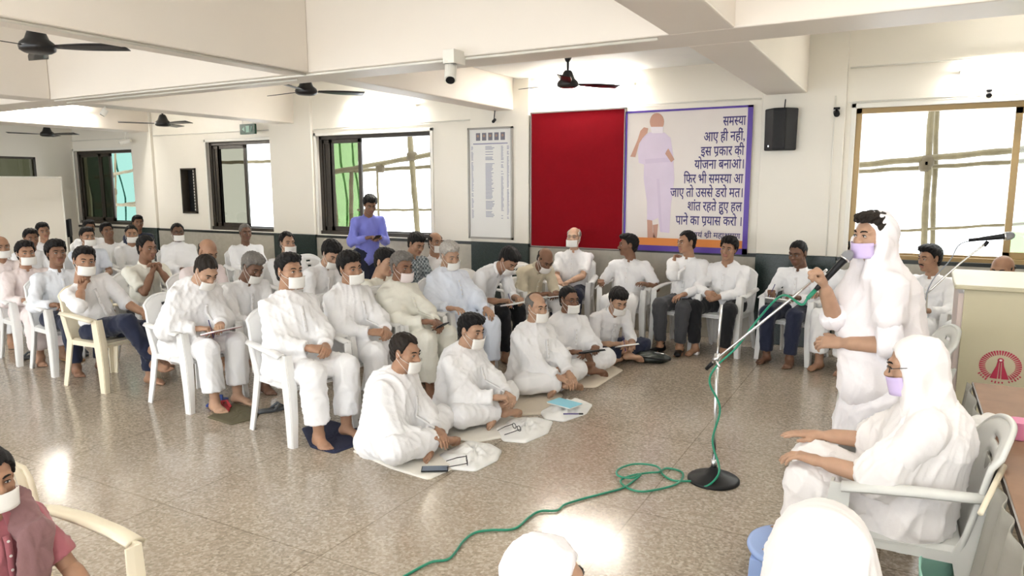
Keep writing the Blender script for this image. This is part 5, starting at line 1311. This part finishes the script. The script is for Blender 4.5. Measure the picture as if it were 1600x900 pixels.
# ------------------------------------------------------------------ podium with its emblem and gooseneck microphone
PYF = 5.5
e0 = on_y(1508, 449, PYF); zt = e0[2]; pxl = e0[0]
W_p = 1.0; D_p = .50
t = thing('podium', 'cream laminate podium with red emblem at the right edge', 'podium', (pxl, PYF, 0))
b = MB(); b.box((.0, 0, .0), (W_p, .02, zt - .03)); b.build('front_panel', M['podium'], t, bevel=.004)
b = MB(); V = [(-.03, .02, 0), (-.03, D_p, 0), (-.03, D_p, zt - .04), (-.03, .02, zt - .06), (.0, .02, 0), (.0, D_p, 0), (.0, D_p, zt - .04), (.0, .02, zt - .06)]
b.add(V, [(0, 1, 2, 3), (7, 6, 5, 4), (0, 4, 5, 1), (1, 5, 6, 2), (2, 6, 7, 3), (3, 7, 4, 0)]); b.build('side_panel', M['podium_side'], t)
b = MB(); b.box((W_p, .02, 0), (W_p + .03, D_p, zt - .05)); b.build('side_panel', M['podium_side'], t)
b = MB(); V = [(-.06, -.03, zt - .03), (W_p + .06, -.03, zt - .03), (W_p + .06, D_p + .02, zt + .02), (-.06, D_p + .02, zt + .02)]
b.add(V + [(x, y, z + .03) for x, y, z in V], [(3, 2, 1, 0), (4, 5, 6, 7), (0, 1, 5, 4), (1, 2, 6, 5), (2, 3, 7, 6), (3, 0, 4, 7)]); b.build('top_board', M['podium'], t, bevel=.008)
# emblem on the front
ec = on_y(1562, 577, PYF) - A(pxl, PYF, 0); er = (on_y(1596, 577, PYF)[0] - on_y(1528, 577, PYF)[0]) / 2
em = MB()
def fl(b, pts, dy, m=0):
    n = len(pts); P_ = [(ec[0] + x * er, -.001 - dy, ec[2] + y * er) for x, y in pts]; Q = [(x, y + .002, z) for x, y, z in P_]
    b.add(P_ + Q, [tuple(range(n)), tuple(range(2 * n - 1, n - 1, -1))] + [(i, n + i, n + (i + 1) % n, (i + 1) % n) for i in range(n)], m)
NR = 36
for k in range(NR):
    a = math.pi * (-.30) + k * (2 * math.pi - math.pi * .40) / (NR - 1); a0 = .052; ri, ro = .70, 1.0
    fl(em, [(ri * math.cos(a - a0 * .6), ri * math.sin(a - a0 * .6) * .88 + .03), (ro * math.cos(a - a0), ro * math.sin(a - a0) * .88 + .03), (ro * math.cos(a + a0), ro * math.sin(a + a0) * .88 + .03), (ri * math.cos(a + a0 * .6), ri * math.sin(a + a0 * .6) * .88 + .03)], .002)
fl(em, [(-.46, -.70), (-.18, .02), (-.14, .28), (-.06, .28), (-.10, -.72)], .002); fl(em, [(.46, -.70), (.18, .02), (.14, .28), (.06, .28), (.10, -.72)], .002)
fl(em, [(-.05, -.70), (-.03, .24), (.03, .24), (.05, -.70)], .002)
fl(em, [(.15 * math.cos(k * math.pi / 8), .36 + .13 * math.sin(k * math.pi / 8)) for k in range(16)], .002)
fl(em, [(.07 * math.cos(k * math.pi / 8), .36 + .06 * math.sin(k * math.pi / 8)) for k in range(16)], .004, 1)
for k in range(15):
    a = rad(-148 + k * 8.3); c_, s_ = math.cos(a), math.sin(a); w, hgt = .035, .05 + .02 * ((k * 7) % 3 == 0)
    o_ = A(c_ * 1.12, s_ * .92); tx = A(-s_, c_); ty = A(c_, s_)
    if k in (4, 9): continue
    fl(em, [tuple(o_ - tx * w - ty * hgt), tuple(o_ + tx * w - ty * hgt), tuple(o_ + tx * w + ty * hgt), tuple(o_ - tx * w + ty * hgt)], .002)
em.build('emblem', [M['emblem_red'], M['emblem_white']], t)
# gooseneck stand microphone over the podium
p0 = on_y(1448, 462, PYF - .12); p1 = on_y(1541, 384, PYF - .02)
t = thing('microphone_stand', 'slim grey boom arm reaching over the podium at the right', 'microphone stand', (p0[0], p0[1], 0))
L = lambda p: np.asarray(p, float) - A(p0[0], p0[1], 0)
b = MB(); b.lathe([(.12, 0), (.12, .012), (.03, .03), (.012, .04)], 28); b.build('base', M['black'], t, smooth=True)
b = MB(); b.tube([(0, 0, .03), L(p0)], .009, 10); b.build('pole', M['chrome'], t, smooth=True)
b = MB(); b.tube(spline([L(p0), L(p0) * .5 + L(p1) * .5 + A(0, 0, .012), L(p1)], 6), .007, 8); b.build('boom', M['chrome'], t, smooth=True)
b = MB(); b.tube([L(p1) - A(.01, 0, .02), L(p1) + A(.01, 0, .012)], .012, 10); b.build('mic_clip', M['black'], t, smooth=True)
q0 = on_y(1528, 378, PYF - .02); q1 = on_y(1584, 372, PYF - .02)
mic('mic', 'dark microphone on the boom arm above the podium', q0, q1)
b = MB(); b.tube(spline([q0, on_y(1500, 386, PYF - .03), on_y(1485, 410, PYF - .06), p0 + A(.0, -.012, .0), p0 * A(1, 1, .5) + A(-.01, -.02, 0), A(p0[0] - .02, p0[1] - .13, .01)], 8), .004, 6); tag(b.build('microphone_cable', mat('grey_cable', (.25, .27, .30), .5), None, smooth=True), 'thin grey cable hanging from the podium microphone', 'cable')

# ------------------------------------------------------------------ table with its cloth skirt, cup, cloth, wand
TZ = .75; tx0, ty0, ty1 = .375, 1.35, 4.40
t = thing('table', 'long brown laminate table at the right edge in front of the podium', 'table', (tx0, 0, 0))
b = MB(); b.box((0, ty0, TZ - .025), (.85, ty1, TZ)); b.build('tabletop', M['table_wood'], t, bevel=.003)
b = MB(); b.box((-.006, ty0, TZ - .028), (0, ty1, TZ + .001)); b.build('edge_strip', M['table_edge'], t)
for y in (ty0 + .1, ty1 - .1):
    for x in (.08, .77):
        b = MB(); b.box((x - .02, y - .02, 0), (x + .02, y + .02, TZ - .026)); b.build('leg', M['table_edge'], t, bevel=.003)
G = []
for i in range(150):
    y = ty0 + (ty1 - ty0) * i / 149; row = []
    for j in range(16):
        v = j / 15; fold = math.sin(y * 26 + 1.2 * math.sin(y * 7)) * (.012 + .035 * v) + math.sin(y * 61 + v) * .006 * v
        row.append((-.012 - .05 * v - fold * .9 - .03 * v * math.sin(y * 3), y, (TZ - .004) * (1 - v) + .012 * v))
    G.append(row)
b = MB(); b.sheet(G, .004); o = b.build('table_skirt', M['grey_cloth'], None, smooth=True); o.location = (tx0 - .008, 0, 0); tag(o, 'grey green cloth skirt hanging in folds down the side of the table', 'table skirt')
t = thing('cup', 'pink plastic cup standing on the table at the right edge', 'cup', on_z(1590, 690, TZ))
b = MB(); b.lathe([(.030, 0), (.036, .004), (.045, .075), (.047, .08), (.044, .08), (.034, .008), (.02, .007)], 28); b.build('cup_body', M['pink_plastic'], t, smooth=True)
b = MB(); b.tube([(.04, 0, .065), (.07, 0, .06), (.072, 0, .03), (.038, 0, .018)], .006, 8); b.build('handle', M['pink_plastic'], t, smooth=True)
pc = on_z(1553, 672, TZ)
G = []
for i in range(22):
    row = []
    for j in range(16):
        u_, v_ = i / 21 - .5, j / 15 - .5
        row.append((u_ * .22 + .02 * math.sin(v_ * 5), v_ * .22 + .015 * math.sin(u_ * 7), .006 + .010 * abs(math.sin(u_ * 9 + v_ * 5)) + .007 * math.sin(v_ * 14 + 1) ** 2))
    G.append(row)
b = MB(); b.sheet(G, .003); o = b.build('handkerchief', M['paper'], None, smooth=True); o.location = pc; o.rotation_euler = (0, 0, .6); tag(o, 'crumpled white cloth on the brown table beside the pink cup', 'cloth')
w0, w1 = on_z(1532, 800, .62), on_z(1566, 735, .86)
w0, w1 = on_z(1530, 806, TZ + .012), on_z(1567, 733, TZ + .012)
b = MB(); b.tube([(0, 0, 0), (w1 - w0)], [.009, .011], 10); o = b.build('white_rod', M['cream_plastic'], None, smooth=True); o.location = w0 ; tag(o, 'short off white rod lying across the table edge', 'rod')
g_ = MB(); G = [[(x * .2, .05 * math.sin(x * 5 + z * 4), z * .38) for z in np.linspace(0, 1, 10)] for x in np.linspace(-.5, .5, 12)]
g_.sheet(G, .004); o = g_.build('mint_cloth', M['mint'], None, smooth=True); o.location = (.20, 3.05, .01); o.rotation_euler = (0, 0, 1.4); tag(o, 'mint green cloth hanging between the grey chair and the table skirt', 'cloth')
# empty chair behind the standing woman
p = on_z(1482, 520, .87); chair_at(p[0] - .31, p[1] - .06, 190, 'empty pale grey plastic armchair behind the standing woman', 'grey_plastic')
# empty chair in the back rows
p = on_z(480, 400, .86); chair_at(p[0] + .32, p[1] - .02, 0, 'empty white plastic armchair with slotted back below the third window')
# ------------------------------------------------------------------ blue footstool
ft = sw[3] + sw[2] @ ((sw[1]['AR'] + sw[1]['AL']) / 2) * .92; ft[2] = 0
t = thing('footstool', 'light blue plastic footstool under the feet of the seated woman', 'stool', ft + sw[2] @ A(-.02, .07, 0), facing(sw))
b = MB(); b.lathe([(.0, .185), (.17, .185), (.18, .19), (.19, .205), (.185, .217), (.17, .22), (.0, .22)], 36); b.V[-1] = b.V[-1] * (1, .8, 1); b.build('stool_top', M['blue_plastic'], t, smooth=True)
for sx in (-1, 1):
    for sy in (-1, 1):
        b = MB(); V = []
        for (zz, k, w) in ((.188, 1.0, .034), (0., 1.18, .026)):
            cx, cy = sx * .11 * k, sy * .085 * k
            V += [(cx - w, cy - w, zz), (cx + w, cy - w, zz), (cx + w, cy + w, zz), (cx - w, cy + w, zz)]
        b.add(V, [(0, 1, 2, 3), (7, 6, 5, 4), (1, 0, 4, 5), (2, 1, 5, 6), (3, 2, 6, 7), (0, 3, 7, 4)]); b.build('leg', M['blue_plastic'], t, bevel=.006)
